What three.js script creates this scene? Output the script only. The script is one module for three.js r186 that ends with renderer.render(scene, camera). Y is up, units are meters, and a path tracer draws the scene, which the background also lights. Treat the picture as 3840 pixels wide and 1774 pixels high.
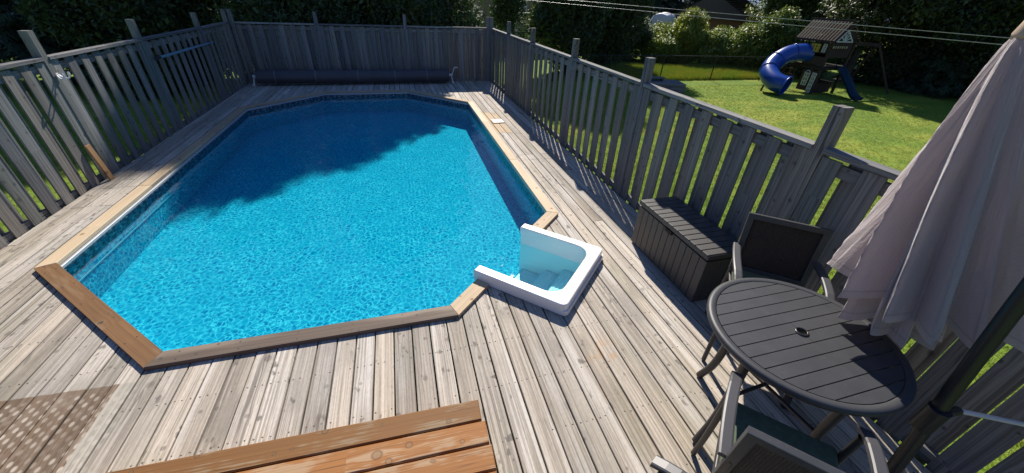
import * as THREE from 'three';
import { mergeGeometries } from 'three/addons/utils/BufferGeometryUtils.js';
import { RoundedBoxGeometry } from 'three/addons/geometries/RoundedBoxGeometry.js';

// ---------------------------------------------------------------- camera, sky, sun, exposure
const scene = new THREE.Scene();
const camera = new THREE.PerspectiveCamera(64.87, 1024 / 473, 0.05, 600);
{
  const p = 32.78 * Math.PI / 180, y = 16.99 * Math.PI / 180, r = 2.6 * Math.PI / 180;
  const fw = new THREE.Vector3(Math.sin(y) * Math.cos(p), -Math.sin(p), -Math.cos(y) * Math.cos(p));
  const rt = new THREE.Vector3(Math.cos(y), 0, Math.sin(y));
  const up = new THREE.Vector3().crossVectors(rt, fw);
  camera.position.set(0, 2.4, 0);
  camera.up.copy(up.multiplyScalar(Math.cos(r)).addScaledVector(rt, -Math.sin(r)));
  camera.lookAt(fw.add(camera.position));
}
const SUN = new THREE.Vector3(0.267 * Math.cos(0.73), Math.sin(0.73), -0.964 * Math.cos(0.73)).normalize();
{
  const w = 256, h = 128, d = new Float32Array(w * h * 4);
  for (let j = 0; j < h; j++) for (let i = 0; i < w; i++) {
    const el = ((j + 0.5) / h - 0.5) * Math.PI, az = ((i + 0.5) / w - 0.5) * 2 * Math.PI;
    const dir = [Math.cos(el) * Math.cos(az), Math.sin(el), Math.cos(el) * Math.sin(az)];
    const s = Math.max(0, dir[0] * SUN.x + dir[1] * SUN.y + dir[2] * SUN.z);
    const t = Math.pow(1 - Math.max(0, dir[1]), 3.2), g = 0.08 * Math.pow(s, 8) + 0.2 * Math.pow(s, 60);
    const k = (j * w + i) * 4, m = 0.84;
    d[k] = m * (0.055 + 0.2 * t + g); d[k + 1] = m * (0.125 + 0.2 * t + g * 0.97); d[k + 2] = m * (0.33 + 0.14 * t + g * 0.9); d[k + 3] = 1;
  }
  const sky = new THREE.DataTexture(d, w, h, THREE.RGBAFormat, THREE.FloatType);
  sky.mapping = THREE.EquirectangularReflectionMapping; sky.magFilter = sky.minFilter = THREE.LinearFilter; sky.needsUpdate = true;
  scene.background = sky; scene.environment = sky;
}
const sun = new THREE.DirectionalLight(new THREE.Color().setRGB(1, 0.93, 0.82), 4.8);
sun.position.copy(SUN).multiplyScalar(60); sun.castShadow = true; sun.shadow.radius = 1.6;
sun.shadow.mapSize.set(4096, 4096);
Object.assign(sun.shadow.camera, { left: -40, right: 40, top: 40, bottom: -40, near: 1, far: 160 });
scene.add(sun, sun.target);
const renderer = new THREE.WebGLRenderer({ antialias: true });
renderer.toneMapping = THREE.LinearToneMapping;
renderer.toneMappingExposure = 1.34;
renderer.shadowMap.enabled = true;

// ---------------------------------------------------------------- helpers
let seed = 12345;
const rnd = () => { seed = (seed + 0x6D2B79F5) | 0; let t = Math.imul(seed ^ (seed >>> 15), 1 | seed); t = (t + Math.imul(t ^ (t >>> 7), 61 | t)) ^ t; return ((t ^ (t >>> 14)) >>> 0) / 4294967296; };
const rr = (a, b) => a + (b - a) * rnd();
const lerp = (a, b, t) => a + (b - a) * t, clamp = (x, a = 0, b = 1) => Math.min(b, Math.max(a, x));
const sst = (a, b, x) => { const t = clamp((x - a) / (b - a)); return t * t * (3 - 2 * t); };
const NT = new Float32Array(65536); for (let i = 0; i < 65536; i++) NT[i] = rnd();
function vn(x, y) {                                                   // smooth value noise, 0..1
  const xi = Math.floor(x), yi = Math.floor(y); let fx = x - xi, fy = y - yi;
  fx = fx * fx * (3 - 2 * fx); fy = fy * fy * (3 - 2 * fy);
  const x0 = xi & 255, x1 = (xi + 1) & 255, y0 = (yi & 255) << 8, y1 = ((yi + 1) & 255) << 8;
  const a = NT[x0 | y0], b = NT[x1 | y0], c = NT[x0 | y1], d = NT[x1 | y1];
  return a + (b - a) * fx + (c - a + (a - b - c + d) * fx) * fy;
}
const fbm = (x, y) => 0.55 * vn(x, y) + 0.29 * vn(x * 2.1 + 9.2, y * 2.1 + 3.7) + 0.16 * vn(x * 4.3 + 1.1, y * 4.3 + 7.9);
const toS = (c) => { c = clamp(c); return 255 * (c <= 0.0031308 ? 12.92 * c : 1.055 * Math.pow(c, 1 / 2.4) - 0.055); };
const SL = new Uint8Array(4097); for (let i = 0; i <= 4096; i++) SL[i] = Math.round(toS(i / 4096));
function tex(w, h, fn, { repeat = true, bump = true } = {}) {          // fn(i, j, out): linear colour in out[0..2], height in out[3]
  const c = new Uint8Array(w * h * 4), b = bump ? new Uint8Array(w * h * 4) : null, o = [0, 0, 0, 0.5];
  for (let j = 0; j < h; j++) for (let i = 0; i < w; i++) {
    fn(i, j, o); const k = (j * w + i) * 4;
    for (let q = 0; q < 3; q++) c[k + q] = SL[(clamp(o[q]) * 4096) | 0];
    c[k + 3] = 255;
    if (b) { b[k] = b[k + 1] = b[k + 2] = clamp(o[3]) * 255; b[k + 3] = 255; }
  }
  const make = (d, srgb) => {
    const t = new THREE.DataTexture(d, w, h, THREE.RGBAFormat); t.magFilter = THREE.LinearFilter; t.minFilter = THREE.LinearMipmapLinearFilter; t.generateMipmaps = true;
    t.wrapS = t.wrapT = repeat ? THREE.RepeatWrapping : THREE.ClampToEdgeWrapping; if (srgb) t.colorSpace = THREE.SRGBColorSpace; t.needsUpdate = true; return t;
  };
  return { map: make(c, true), bumpMap: b ? make(b, false) : null };
}
const lin = (r, g, b) => new THREE.Color().setRGB(r, g, b);
function std(color, roughness = 0.8, extra = {}) { return new THREE.MeshStandardMaterial({ color, roughness, ...extra }); }
function phys(color, roughness, extra) { return new THREE.MeshPhysicalMaterial({ color, roughness, ...extra }); }
function wood(t, tint, bs = 0.0015, roughness = 0.85) { return new THREE.MeshStandardMaterial({ map: t.map, bumpMap: t.bumpMap, bumpScale: bs, roughness, color: tint }); }
const used = {};
const numbered = (n) => { const k = used[n] = (used[n] ?? -1) + 1; return k ? `${n}_${String(k).padStart(3, '0')}` : n; };
function mesh(name, geo, mat, parent) { const m = new THREE.Mesh(geo, mat); m.name = name; m.castShadow = m.receiveShadow = true; parent.add(m); return m; }
function tag(o, label, category, group) { o.userData.label = label; o.userData.category = category; if (group) o.userData.group = group; return o; }
function thing(name, label, category, pos = [0, 0, 0], turn = 0, group) { const g = new THREE.Group(); g.name = numbered(name); g.position.set(...pos); g.rotation.y = turn; scene.add(g); return tag(g, label, category, group); }
function structure(name, geo, mat) { const m = geo ? mesh(numbered(name), geo, mat, scene) : new THREE.Group(); if (!geo) { m.name = numbered(name); scene.add(m); } m.userData.kind = 'structure'; return m; }
const box = (w, h, d, x = 0, y = 0, z = 0) => new THREE.BoxGeometry(w, h, d).translate(x, y, z);
const rbox = (w, h, d, r, x = 0, y = 0, z = 0, s = 2) => new RoundedBoxGeometry(w, h, d, s, r).translate(x, y, z);
const V = (x, y, z) => new THREE.Vector3(x, y, z);
function tube(pts, r, seg = 24, rad = 10, tension = 0.5) { return new THREE.TubeGeometry(new THREE.CatmullRomCurve3(pts.map(p => V(...p)), false, 'catmullrom', tension), seg, r, rad, false); }
function bar(a, b, r, rad = 10) { const A = V(...a), B = V(...b), l = A.distanceTo(B); const g = new THREE.CylinderGeometry(r, r, l, rad); g.applyQuaternion(new THREE.Quaternion().setFromUnitVectors(V(0, 1, 0), B.clone().sub(A).normalize())); return g.translate(...A.add(B).multiplyScalar(0.5).toArray()); }
function beam(a, b, w, h) { const A = V(...a), B = V(...b), l = A.distanceTo(B); const m = new THREE.Matrix4().lookAt(A, B, Math.abs(B.clone().sub(A).normalize().y) > 0.95 ? V(1, 0, 0) : V(0, 1, 0)); return new THREE.BoxGeometry(w, h, l).applyMatrix4(m).translate(...A.add(B).multiplyScalar(0.5).toArray()); }
function soup() {                                                     // collects flat polygons, builds one geometry
  const P = [], N = [], U = [];
  return {
    quad(a, b, c, d, ua, ub, uc, ud) { this.tri(a, b, c, ua, ub, uc); this.tri(a, c, d, ua, uc, ud); },
    tri(a, b, c, ua, ub, uc) {
      const n = V(b[0] - a[0], b[1] - a[1], b[2] - a[2]).cross(V(c[0] - a[0], c[1] - a[1], c[2] - a[2])).normalize();
      for (const [p, u] of [[a, ua], [b, ub], [c, uc]]) { P.push(...p); N.push(n.x, n.y, n.z); U.push(...(u || [0, 0])); }
    },
    build() { const g = new THREE.BufferGeometry(); g.setAttribute('position', new THREE.Float32BufferAttribute(P, 3)); g.setAttribute('normal', new THREE.Float32BufferAttribute(N, 3)); g.setAttribute('uv', new THREE.Float32BufferAttribute(U, 2)); return g; },
  };
}
// plan: list of [x, z] going anticlockwise as seen from above; bevelled top edge; uv(x, z, drop below the top)
function slab(plan, y0, y1, uv, bev = 0.004) {
  const s = soup(), n = plan.length, cx = plan.reduce((a, p) => a + p[0], 0) / n, cz = plan.reduce((a, p) => a + p[1], 0) / n;
  let area = 0; for (let i = 0; i < n; i++) { const a = plan[i], b = plan[(i + 1) % n]; area += a[0] * b[1] - b[0] * a[1]; }
  if (area > 0) plan = plan.slice().reverse();
  const ins = plan.map(([x, z]) => { const dx = cx - x, dz = cz - z; return [x + Math.sign(dx) * Math.min(bev, Math.abs(dx)), z + Math.sign(dz) * Math.min(bev, Math.abs(dz))]; });
  const T = ins.map(([x, z]) => [x, y1, z]), M = plan.map(([x, z]) => [x, y1 - bev, z]), B = plan.map(([x, z]) => [x, y0, z]);
  for (let i = 1; i < n - 1; i++) { s.tri(T[0], T[i], T[i + 1], uv(...ins[0], 0), uv(...ins[i], 0), uv(...ins[i + 1], 0)); s.tri(B[0], B[i + 1], B[i], uv(...plan[0], 0), uv(...plan[i + 1], 0), uv(...plan[i], 0)); }
  for (let i = 0; i < n; i++) { const j = (i + 1) % n; s.quad(M[i], M[j], T[j], T[i], uv(...plan[i], bev), uv(...plan[j], bev), uv(...ins[j], 0), uv(...ins[i], 0)); s.quad(B[i], B[j], M[j], M[i], uv(...plan[i], y1 - y0), uv(...plan[j], y1 - y0), uv(...plan[j], bev), uv(...plan[i], bev)); }
  return s.build();
}

// ---------------------------------------------------------------- wood textures
function knotsFor(n, w, l) { const k = []; for (let i = 0; i < n; i++) k.push({ u: rr(-0.42, 0.42) * w, v: rnd() * l, r: rr(0.006, 0.015) * (rnd() < 0.25 ? 1.5 : 1) }); return k; }
function grain(u, v, s, knots, o) {                                   // o.st streak 0..1, o.cr crack, o.kn knot
  let w = u + 0.012 * (vn(v * 0.8 + s * 7.1, s * 3.3) - 0.5); let kn = 0, ring = 0;
  for (const k of knots) {
    const dz = (v - k.v) * 0.42, du = u - k.u, d2 = (dz * dz + du * du) / (k.r * k.r);
    if (d2 < 20) { const e = Math.exp(-d2 * 0.22); w -= du * 0.8 * e; const d = Math.sqrt((v - k.v) * (v - k.v) * 0.75 + du * du) / k.r; kn = Math.max(kn, 1 - sst(0.55, 1.15, d)); ring = Math.max(ring, sst(0.7, 1.0, d) * (1 - sst(1.0, 1.7, d))); }
  }
  o.st = 0.5 * vn(w * 210 + s * 91, v * 1.6 + s * 17) + 0.32 * vn(w * 75 + s * 31, v * 0.8 + s * 5) + 0.18 * vn(w * 420, v * 7 + s);
  const c = Math.abs(vn(w * 58 + s * 13, v * 0.55 + s * 29) - 0.5);
  o.cr = (1 - sst(0.008, 0.034, c)) * sst(0.45, 0.68, vn(v * 1.3 + s * 3, s * 11));
  o.kn = kn; o.ring = ring; o.w = w;
}
const G = {};
function column(nCol, wCol, len, nk) { const c = []; for (let i = 0; i < nCol; i++) c.push({ s: rr(1, 60), tone: rr(0.78, 1.15), hue: rnd(), k: knotsFor(Math.round(nk * rr(0.6, 1.4)), wCol, len) }); return c; }
function boardTex(w, h, nCol, wCol, len, nk, shade) {                 // a sheet of board faces side by side, each column one board
  const cols = column(nCol, wCol, len, nk), pw = w / nCol;
  return tex(w, h, (i, j, o) => {
    const q = cols[Math.min(nCol - 1, Math.floor(i / pw))], u = ((i % pw + 0.5) / pw - 0.5) * wCol, v = (j + 0.5) / h * len;
    grain(u, v, q.s, q.k, G); shade(G, u, v, q, o);
  });
}
const weathered = (dark, light, brown) => (g, u, v, q, o) => {
  const t = sst(0.2, 0.8, g.st), m = fbm(u * 9 + q.s, v * 1.7 + q.s * 2), f = q.tone * lerp(0.86, 1.12, m);
  for (let k = 0; k < 3; k++) { let c = lerp(dark[k], light[k], t); c = lerp(c, brown[k], 0.4 * sst(0.5, 0.8, m) * q.hue); c *= f; c = lerp(c, dark[k] * 0.45, g.kn * 0.75); c = lerp(c, dark[k] * 0.5, g.ring * 0.4); c = lerp(c, dark[k] * 0.3, g.cr * 0.8); o[k] = c; }
  o[3] = 0.35 + 0.5 * g.st - 0.5 * g.cr;
};
const fenceTex = boardTex(512, 1024, 8, 0.14, 2.2, 7, weathered([0.13, 0.125, 0.12], [0.27, 0.27, 0.265], [0.2, 0.165, 0.125]));
const newTex = boardTex(512, 1024, 4, 0.14, 2.4, 5, (g, u, v, q, o) => {
  const t = g.st, m = fbm(u * 7 + q.s, v * 1.3 + q.s), f = lerp(0.9, 1.1, q.tone - 0.4);
  const a = [0.52, 0.37, 0.22], b = [0.68, 0.55, 0.38];
  for (let k = 0; k < 3; k++) { let c = lerp(a[k], b[k], t) * f * lerp(0.85, 1.1, m); c = lerp(c, [0.2, 0.1, 0.05][k], g.kn * 0.8 + g.ring * 0.25); c = lerp(c, 0.12, g.cr * 0.5); o[k] = c; }
  o[3] = 0.4 + 0.3 * g.st;
});
const brownTex = boardTex(512, 1024, 4, 0.14, 2.4, 6, (g, u, v, q, o) => {
  const t = g.st, m = fbm(u * 12 + q.s, v * 2.4 + q.s), l = sst(0.55, 0.75, fbm(u * 20 + 3, v * 3 + q.s));
  const a = [0.17, 0.085, 0.034], b = [0.28, 0.15, 0.062];
  for (let k = 0; k < 3; k++) { let c = lerp(a[k], b[k], t) * lerp(0.8, 1.2, m); c = lerp(c, [0.36, 0.26, 0.17][k], 0.35 * l); c = lerp(c, [0.3, 0.2, 0.12][k], g.ring * 0.4); c = lerp(c, 0.04, g.kn * 0.6 + g.cr * 0.5); o[k] = c; }
  o[3] = 0.4 + 0.3 * g.st;
});
const greyBrownTex = boardTex(512, 1024, 4, 0.14, 3.2, 6, (g, u, v, q, o) => {
  const t = g.st, m = fbm(u * 8 + q.s, v * 1.1 + q.s * 3), l = sst(0.35, 0.7, m);
  for (let k = 0; k < 3; k++) { let c = lerp([0.1, 0.072, 0.055][k], [0.2, 0.15, 0.115][k], t); c = lerp(c, [0.36, 0.29, 0.22][k] * lerp(0.8, 1.1, t), l); c = lerp(c, 0.05, g.kn * 0.6 + g.cr * 0.5); o[k] = c; }
  o[3] = 0.4 + 0.3 * g.st;
});
const orangeTex = boardTex(1024, 1024, 6, 0.14, 2.6, 9, (g, u, v, q, o) => {
  const m = fbm(u * 14 + q.s, v * 5 + q.s * 3), p = sst(0.56, 0.7, 0.6 * m + 0.4 * g.st + 0.1 * (q.hue - 0.5) + 0.1 * vn(v * 30, u * 160 + q.s)), t = g.st;
  for (let k = 0; k < 3; k++) { let c = lerp([0.34, 0.125, 0.028][k], [0.5, 0.21, 0.055][k], t) * lerp(0.85, 1.1, q.hue); c = lerp(c, [0.58, 0.42, 0.28][k] * lerp(0.8, 1.1, t), p * 0.65); c = lerp(c, [0.16, 0.06, 0.02][k], g.ring * 0.7 + g.cr * 0.7); c = lerp(c, [0.33, 0.2, 0.1][k], g.kn * 0.7); o[k] = c; }
  o[3] = 0.5 + 0.3 * g.st - 0.15 * p;
});

// ---------------------------------------------------------------- deck: planks and their world-sized print of grain
const POOL = { x0: -3.438, x1: 1.691, z0: -11.52, z1: -2.52, c: 1.475 };
const oct = (d = 0) => {                                              // the pool's outline, d metres outside the inner edge of the coping
  const { x0, x1, z0, z1, c } = POOL, e = c + d * (2 - Math.SQRT2);
  const a = x0 - d, b = x1 + d, f = z0 - d, n = z1 + d;
  return [[a, n - e], [a + e, n], [b - e, n], [b, n - e], [b, f + e], [b - e, f], [a + e, f], [a, f + e]];
};
const PITCH = 0.1462, XE = 1.767, DX0 = -4.165, DX1 = 2.945, DZ0 = -13.02, DZ1 = 1.3;
const kMin = Math.floor((DX0 - XE) / PITCH), kMax = Math.floor((DX1 - XE) / PITCH);
const boards = {};
for (let k = kMin; k <= kMax; k++) {
  const cuts = [DZ0]; let z = DZ0 + rr(1.2, 3.8);
  while (z < DZ1 - 0.8) { if (z < -3.3 || (k > 1 && z < -2.2 && rnd() < 0.5) || rnd() < 0.06) cuts.push(Math.round(z / 0.41) * 0.41); z += rr(3.4, 4.9); }
  cuts.push(DZ1);
  let c2 = cuts;
  if (k >= 0 && k <= 2) { const e = [-9.15 + 0.07 * k, -7.45]; c2 = cuts.filter(v => v < e[0] - 0.6 || v > e[1] + 0.6); c2.push(...e); c2.sort((a, b) => a - b); }
  const segs = [];
  for (let i = 0; i < c2.length - 1; i++) segs.push({ z0: c2[i], z1: c2[i + 1], s: rr(1, 70), tone: rr(0.72, 1.13), hue: rnd(), fresh: k >= 0 && k <= 2 && Math.abs(c2[i + 1] + 7.45) < 0.01, k: knotsFor(Math.round((c2[i + 1] - c2[i]) * 1.15), 0.13, c2[i + 1] - c2[i]) });
  boards[k] = segs;
}
const spotAt = (x, z) => {                                            // openings of the lattice that was once painted on the deck
  const m = Math.round((-2.179 - x) / 0.0425); let best = 9, id = 0;
  for (let q = m - 1; q <= m + 1; q++) { const cx = -2.179 - 0.0425 * q, n = Math.round((z + 2.17 - (q & 1) * 0.035) / 0.07); for (let e = -1; e <= 1; e++) { const cz = -2.17 + (q & 1) * 0.035 + (n + e) * 0.07, jx = 0.012 * (vn(q * 3.1, (n + e) * 2.7) - 0.5), d = Math.hypot((x - cx - jx) / 0.013, (z - cz) / 0.019); if (d < best) { best = d; id = vn(q * 5.3 + 0.5, (n + e) * 4.1 + 0.5); } } }
  return (1 - sst(0.65, 1.25, best)) * lerp(0.1, 1.1, id);
};
function deckPixel(x, z, o) {
  const k = Math.floor((x - XE) / PITCH), segs = boards[clamp(k, kMin, kMax)]; let q = segs[0];
  for (const s of segs) if (z >= s.z0) q = s;
  const u = x - XE - (k + 0.5) * PITCH, v = z - q.z0; grain(u, v, q.s, q.k, G);
  const big = fbm(x * 0.55 + 4, z * 0.55 + 8), pat = fbm(x * 3.1 + q.s, z * 1.3 + q.s * 2), t = sst(0.22, 0.74, G.st);
  const warm = clamp(0.25 + 0.5 * q.hue + 0.35 * sst(-0.4, 2.2, x) * sst(-3.2, -0.8, z) + 0.5 * (big - 0.5));
  const moss = sst(0.5, 0.75, pat) * lerp(0.25, 0.7, q.hue), dirt = sst(0.6, 0.82, fbm(x * 6 + q.s * 3, z * 2.1 + 5)) * 0.5;
  const bleach = sst(0.5, 0.78, fbm(x * 4.3 + q.s * 5, z * 0.9 + q.s)) * sst(0.35, 0.6, G.st), smudge = sst(0.7, 0.8, fbm(x * 22 + q.s * 7, z * 11 + q.s * 3)) * sst(0.4, 0.6, vn(x * 5 + 3, z * 2.2 + q.s));
  const sp = vn(x * 150, z * 60 + q.s), fade = q.tone * lerp(0.92, 1.08, big);
  const A = q.fresh ? [0.5, 0.36, 0.22] : [0.33, 0.295, 0.255], B = q.fresh ? [0.62, 0.48, 0.32] : [0.6, 0.55, 0.49];
  for (let c = 0; c < 3; c++) {
    let e = lerp(A[c], B[c], t);
    if (!q.fresh) { e = lerp(e, [0.4, 0.315, 0.215][c] * lerp(0.7, 1.25, t), warm * 0.6); e = lerp(e, [0.27, 0.255, 0.185][c] * lerp(0.75, 1.2, t), moss * 0.7); e = lerp(e, [0.17, 0.15, 0.135][c], dirt * 0.9 * t); e = lerp(e, [0.66, 0.63, 0.59][c], bleach * 0.55); e = lerp(e, [0.12, 0.105, 0.095][c], smudge * 0.75); }
    e *= fade; e = lerp(e, [0.12, 0.1, 0.085][c], G.kn * (0.35 + 0.4 * vn(x * 60, z * 25))); e = lerp(e, [0.13, 0.11, 0.095][c], G.ring * 0.45 + G.cr * 0.7); e *= lerp(0.9, 1.06, sp);
    o[c] = e;
  }
  o[3] = 0.3 + 0.5 * G.st - 0.5 * G.cr;
  // screw heads over each joist
  const jz = Math.round(z / 0.41) * 0.41 + 0.012 * (vn(k * 7.3, Math.round(z / 0.41) * 3.3) - 0.5); if (Math.abs(z - jz) < 0.013) for (const a of [-0.048, 0.0, 0.048]) if (vn(k * 3.7 + a * 90, Math.round(z / 0.41) * 5.9) > 0.36 && Math.hypot(u - a - 0.014 * (vn(k * 9.1 + a * 50, Math.round(z / 0.41) * 2.3) - 0.5), z - jz - 0.012 * (vn(k * 4.3 + a * 70, Math.round(z / 0.41) * 7.1) - 0.5)) < 0.0048) { o[0] = 0.05; o[1] = 0.04; o[2] = 0.035; o[3] = 0; }
  // rust and brown stain
  const rust = sst(0.62, 0.78, fbm(x * 7 + 30, z * 7 + 11)) * Math.exp(-((x - 1.34) ** 2 / 0.012 + (z + 1.52) ** 2 / 0.07));
  if (rust > 0.02) { o[0] = lerp(o[0], 0.5, rust); o[1] = lerp(o[1], 0.25, rust); o[2] = lerp(o[2], 0.06, rust); }
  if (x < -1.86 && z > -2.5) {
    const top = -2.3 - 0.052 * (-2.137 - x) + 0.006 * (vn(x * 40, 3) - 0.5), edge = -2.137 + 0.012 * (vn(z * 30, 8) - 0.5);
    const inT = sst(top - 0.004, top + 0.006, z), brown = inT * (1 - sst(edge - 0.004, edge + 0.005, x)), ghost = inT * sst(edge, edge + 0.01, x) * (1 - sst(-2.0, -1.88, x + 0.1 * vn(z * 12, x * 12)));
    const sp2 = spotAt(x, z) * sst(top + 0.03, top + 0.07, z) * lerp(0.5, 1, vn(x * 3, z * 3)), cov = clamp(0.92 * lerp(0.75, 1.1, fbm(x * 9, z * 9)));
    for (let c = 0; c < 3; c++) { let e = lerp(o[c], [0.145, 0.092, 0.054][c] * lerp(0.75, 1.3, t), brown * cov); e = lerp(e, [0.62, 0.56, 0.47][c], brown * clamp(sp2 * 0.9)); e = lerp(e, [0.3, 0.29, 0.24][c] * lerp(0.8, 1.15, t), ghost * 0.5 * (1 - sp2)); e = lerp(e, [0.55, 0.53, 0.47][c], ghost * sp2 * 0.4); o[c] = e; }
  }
}
const NEAR = { x: -4.24, z: -5.9, w: 7.24, d: 7.24, n: 2048 }, FAR = { x: -4.24, z: -13.14, w: 7.24, d: 7.24, n: 1024 };
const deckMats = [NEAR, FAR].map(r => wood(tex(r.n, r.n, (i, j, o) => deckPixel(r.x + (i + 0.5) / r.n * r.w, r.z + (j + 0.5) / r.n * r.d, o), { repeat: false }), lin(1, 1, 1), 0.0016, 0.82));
const uvIn = (r) => (x, z, dr) => [(x - r.x) / r.w, clamp((z - r.z) / r.d, 0.001, 0.999)];
const deck = structure('deck');
{
  const S = { th: Math.PI / 4, mx: 0.951 - 0.06 * Math.SQRT1_2, mz: -3.26 + 0.06 * Math.SQRT1_2 };
  const stepPt = (X, Z) => [S.mx + (X + Z) * Math.SQRT1_2, S.mz + (Z - X) * Math.SQRT1_2];
  const stepPoly = [stepPt(-0.49, -0.1), stepPt(-0.49, 0.88), stepPt(0.49, 0.88), stepPt(0.49, -0.1)], poly = oct(0.07);
  const span = (P, x) => { let lo = 1e9, hi = -1e9; for (let i = 0; i < P.length; i++) { const a = P[i], b = P[(i + 1) % P.length]; if ((a[0] - x) * (b[0] - x) <= 0 && a[0] !== b[0]) { const z = a[1] + (b[1] - a[1]) * (x - a[0]) / (b[0] - a[0]); lo = Math.min(lo, z); hi = Math.max(hi, z); } } return hi > lo ? [lo, hi] : null; };
  const holes = (x) => { const a = span(poly, x), b = span(stepPoly, x); if (!a && !b) return []; if (!a || !b) return [a || b]; return b[0] > a[1] + 0.01 ? [a, b] : [[Math.min(a[0], b[0]), Math.max(a[1], b[1])]]; };
  const GAP = 0.0054;
  for (let k = kMin; k <= kMax; k++) {
    const xa = Math.max(DX0, XE + k * PITCH + GAP), xb = Math.min(DX1, XE + (k + 1) * PITCH - GAP); if (xb - xa < 0.03) continue;
    const hm = holes((xa + xb) / 2), lift = rr(-0.003, 0.003);
    const side = (x) => { const a = span(poly, x), b = span(stepPoly, x); return hm.map((h, i) => { if (hm.length === 2) return (i ? b : a) || h; const u = [a, b].filter(q => q && q[0] < h[1] + 0.12 && q[1] > h[0] - 0.12); return u.length ? [Math.min(...u.map(q => q[0])), Math.max(...u.map(q => q[1]))] : [h[0] + 0.07, h[1] - 0.07]; }); };
    const ha = side(xa), hb = side(xb);
    for (const q of boards[k]) {
      const pieces = [], a = q.z0 + 0.0015, b = q.z1 - 0.0015; let la = a, lb = a;
      for (let i = 0; i <= hm.length; i++) { const ea = i < hm.length ? clamp(ha[i][0], a, b) : b, eb = i < hm.length ? clamp(hb[i][0], a, b) : b; if (ea - la + eb - lb > 0.04) pieces.push([Math.min(la, ea), Math.min(lb, eb), ea, eb]); if (i < hm.length) { la = clamp(ha[i][1], a, b); lb = clamp(hb[i][1], a, b); } }
      for (const p of pieces) {
        // split where the two sheets of print meet
        const far = (p[2] + p[3]) / 2 < NEAR.z + 0.2, near = (p[0] + p[1]) / 2 > NEAR.z - 0.001;
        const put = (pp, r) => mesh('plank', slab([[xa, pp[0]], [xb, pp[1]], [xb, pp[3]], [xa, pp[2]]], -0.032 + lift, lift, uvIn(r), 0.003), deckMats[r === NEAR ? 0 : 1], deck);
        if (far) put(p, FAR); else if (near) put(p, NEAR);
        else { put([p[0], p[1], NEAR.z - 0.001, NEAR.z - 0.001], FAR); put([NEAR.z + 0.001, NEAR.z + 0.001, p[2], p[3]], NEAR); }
      }
    }
  }
  const jm = wood(fenceTex, lin(0.5, 0.45, 0.4));
  for (let z = -12.9; z < 1.2; z += 0.82) for (const [xa, xb] of (z > POOL.z1 + 0.2 && z > -2.2) || z < POOL.z0 - 0.2 ? [[DX0, DX1]] : [[DX0, POOL.x0 - 0.1], [z > -4.6 ? 2.1 : POOL.x1 + 0.1, DX1]]) mesh('joist', box(xb - xa - 0.02, 0.18, 0.038, (xa + xb) / 2, -0.126, z), jm, deck);
}

// ---------------------------------------------------------------- lawn
const lawnTex = tex(2048, 2048, (i, j, o) => {
  const x = i / 2048 * 28, y = j / 2048 * 28, n = vn(x * 41, y * 41), m = fbm(x * 0.9 + 40, y * 1.4 + 40), f = vn(x * 9 + 7, y * 13 + 70), big = fbm(x * 0.22 + 3, y * 0.34 + 9);
  const t = clamp(0.15 + 0.3 * n + 0.14 * f + 0.5 * (m - 0.3)), dry = sst(0.5, 0.72, 0.5 * m + 0.5 * big) * 0.55;
  o[0] = lerp(lerp(0.08, 0.21, t), 0.29, dry); o[1] = lerp(lerp(0.15, 0.31, t), 0.3, dry); o[2] = lerp(lerp(0.005, 0.013, t), 0.035, dry); o[3] = t;
});
const GY = -1.1;
{
  const g = new THREE.PlaneGeometry(300, 300, 1, 1).rotateX(-Math.PI / 2).translate(0, GY, -40), uv = g.attributes.uv, p = g.attributes.position;
  for (let i = 0; i < uv.count; i++) uv.setXY(i, (p.getX(i) + 4) / 28, (p.getZ(i) + 26) / 28);
  const m = new THREE.MeshStandardMaterial({ map: lawnTex.map, bumpMap: lawnTex.bumpMap, bumpScale: 0.03, roughness: 0.95 });
  structure('lawn', g, m);
}

// ---------------------------------------------------------------- the pool
const linerCausticTex = (() => {
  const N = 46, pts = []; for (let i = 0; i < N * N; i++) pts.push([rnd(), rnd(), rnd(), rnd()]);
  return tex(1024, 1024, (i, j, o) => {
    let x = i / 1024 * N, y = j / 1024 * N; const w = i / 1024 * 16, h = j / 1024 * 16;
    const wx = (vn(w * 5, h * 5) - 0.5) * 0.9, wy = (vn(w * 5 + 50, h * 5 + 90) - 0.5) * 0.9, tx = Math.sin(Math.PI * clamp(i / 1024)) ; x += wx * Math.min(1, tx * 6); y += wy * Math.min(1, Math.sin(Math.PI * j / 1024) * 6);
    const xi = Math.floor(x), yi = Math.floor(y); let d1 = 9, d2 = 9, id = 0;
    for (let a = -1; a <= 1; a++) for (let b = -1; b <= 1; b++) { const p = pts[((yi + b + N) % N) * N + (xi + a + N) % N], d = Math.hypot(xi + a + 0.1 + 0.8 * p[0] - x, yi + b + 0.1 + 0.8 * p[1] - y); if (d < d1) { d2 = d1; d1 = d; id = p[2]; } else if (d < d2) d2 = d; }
    const e = d2 - d1, line = (1 - sst(0.03, 0.26, e)) * lerp(0.35, 1, vn(w * 9 + 5, h * 9)), dark = (1 - sst(0.12, 0.42, d1)) * (id > 0.45 ? 1 : 0.25);  // pale net over the pebble print, also painted as caustic light
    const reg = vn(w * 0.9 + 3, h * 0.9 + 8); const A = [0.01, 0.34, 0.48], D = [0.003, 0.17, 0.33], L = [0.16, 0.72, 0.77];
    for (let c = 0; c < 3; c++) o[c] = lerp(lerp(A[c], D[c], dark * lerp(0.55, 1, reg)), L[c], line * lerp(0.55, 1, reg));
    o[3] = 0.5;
  }, { bump: false });
})();
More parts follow.
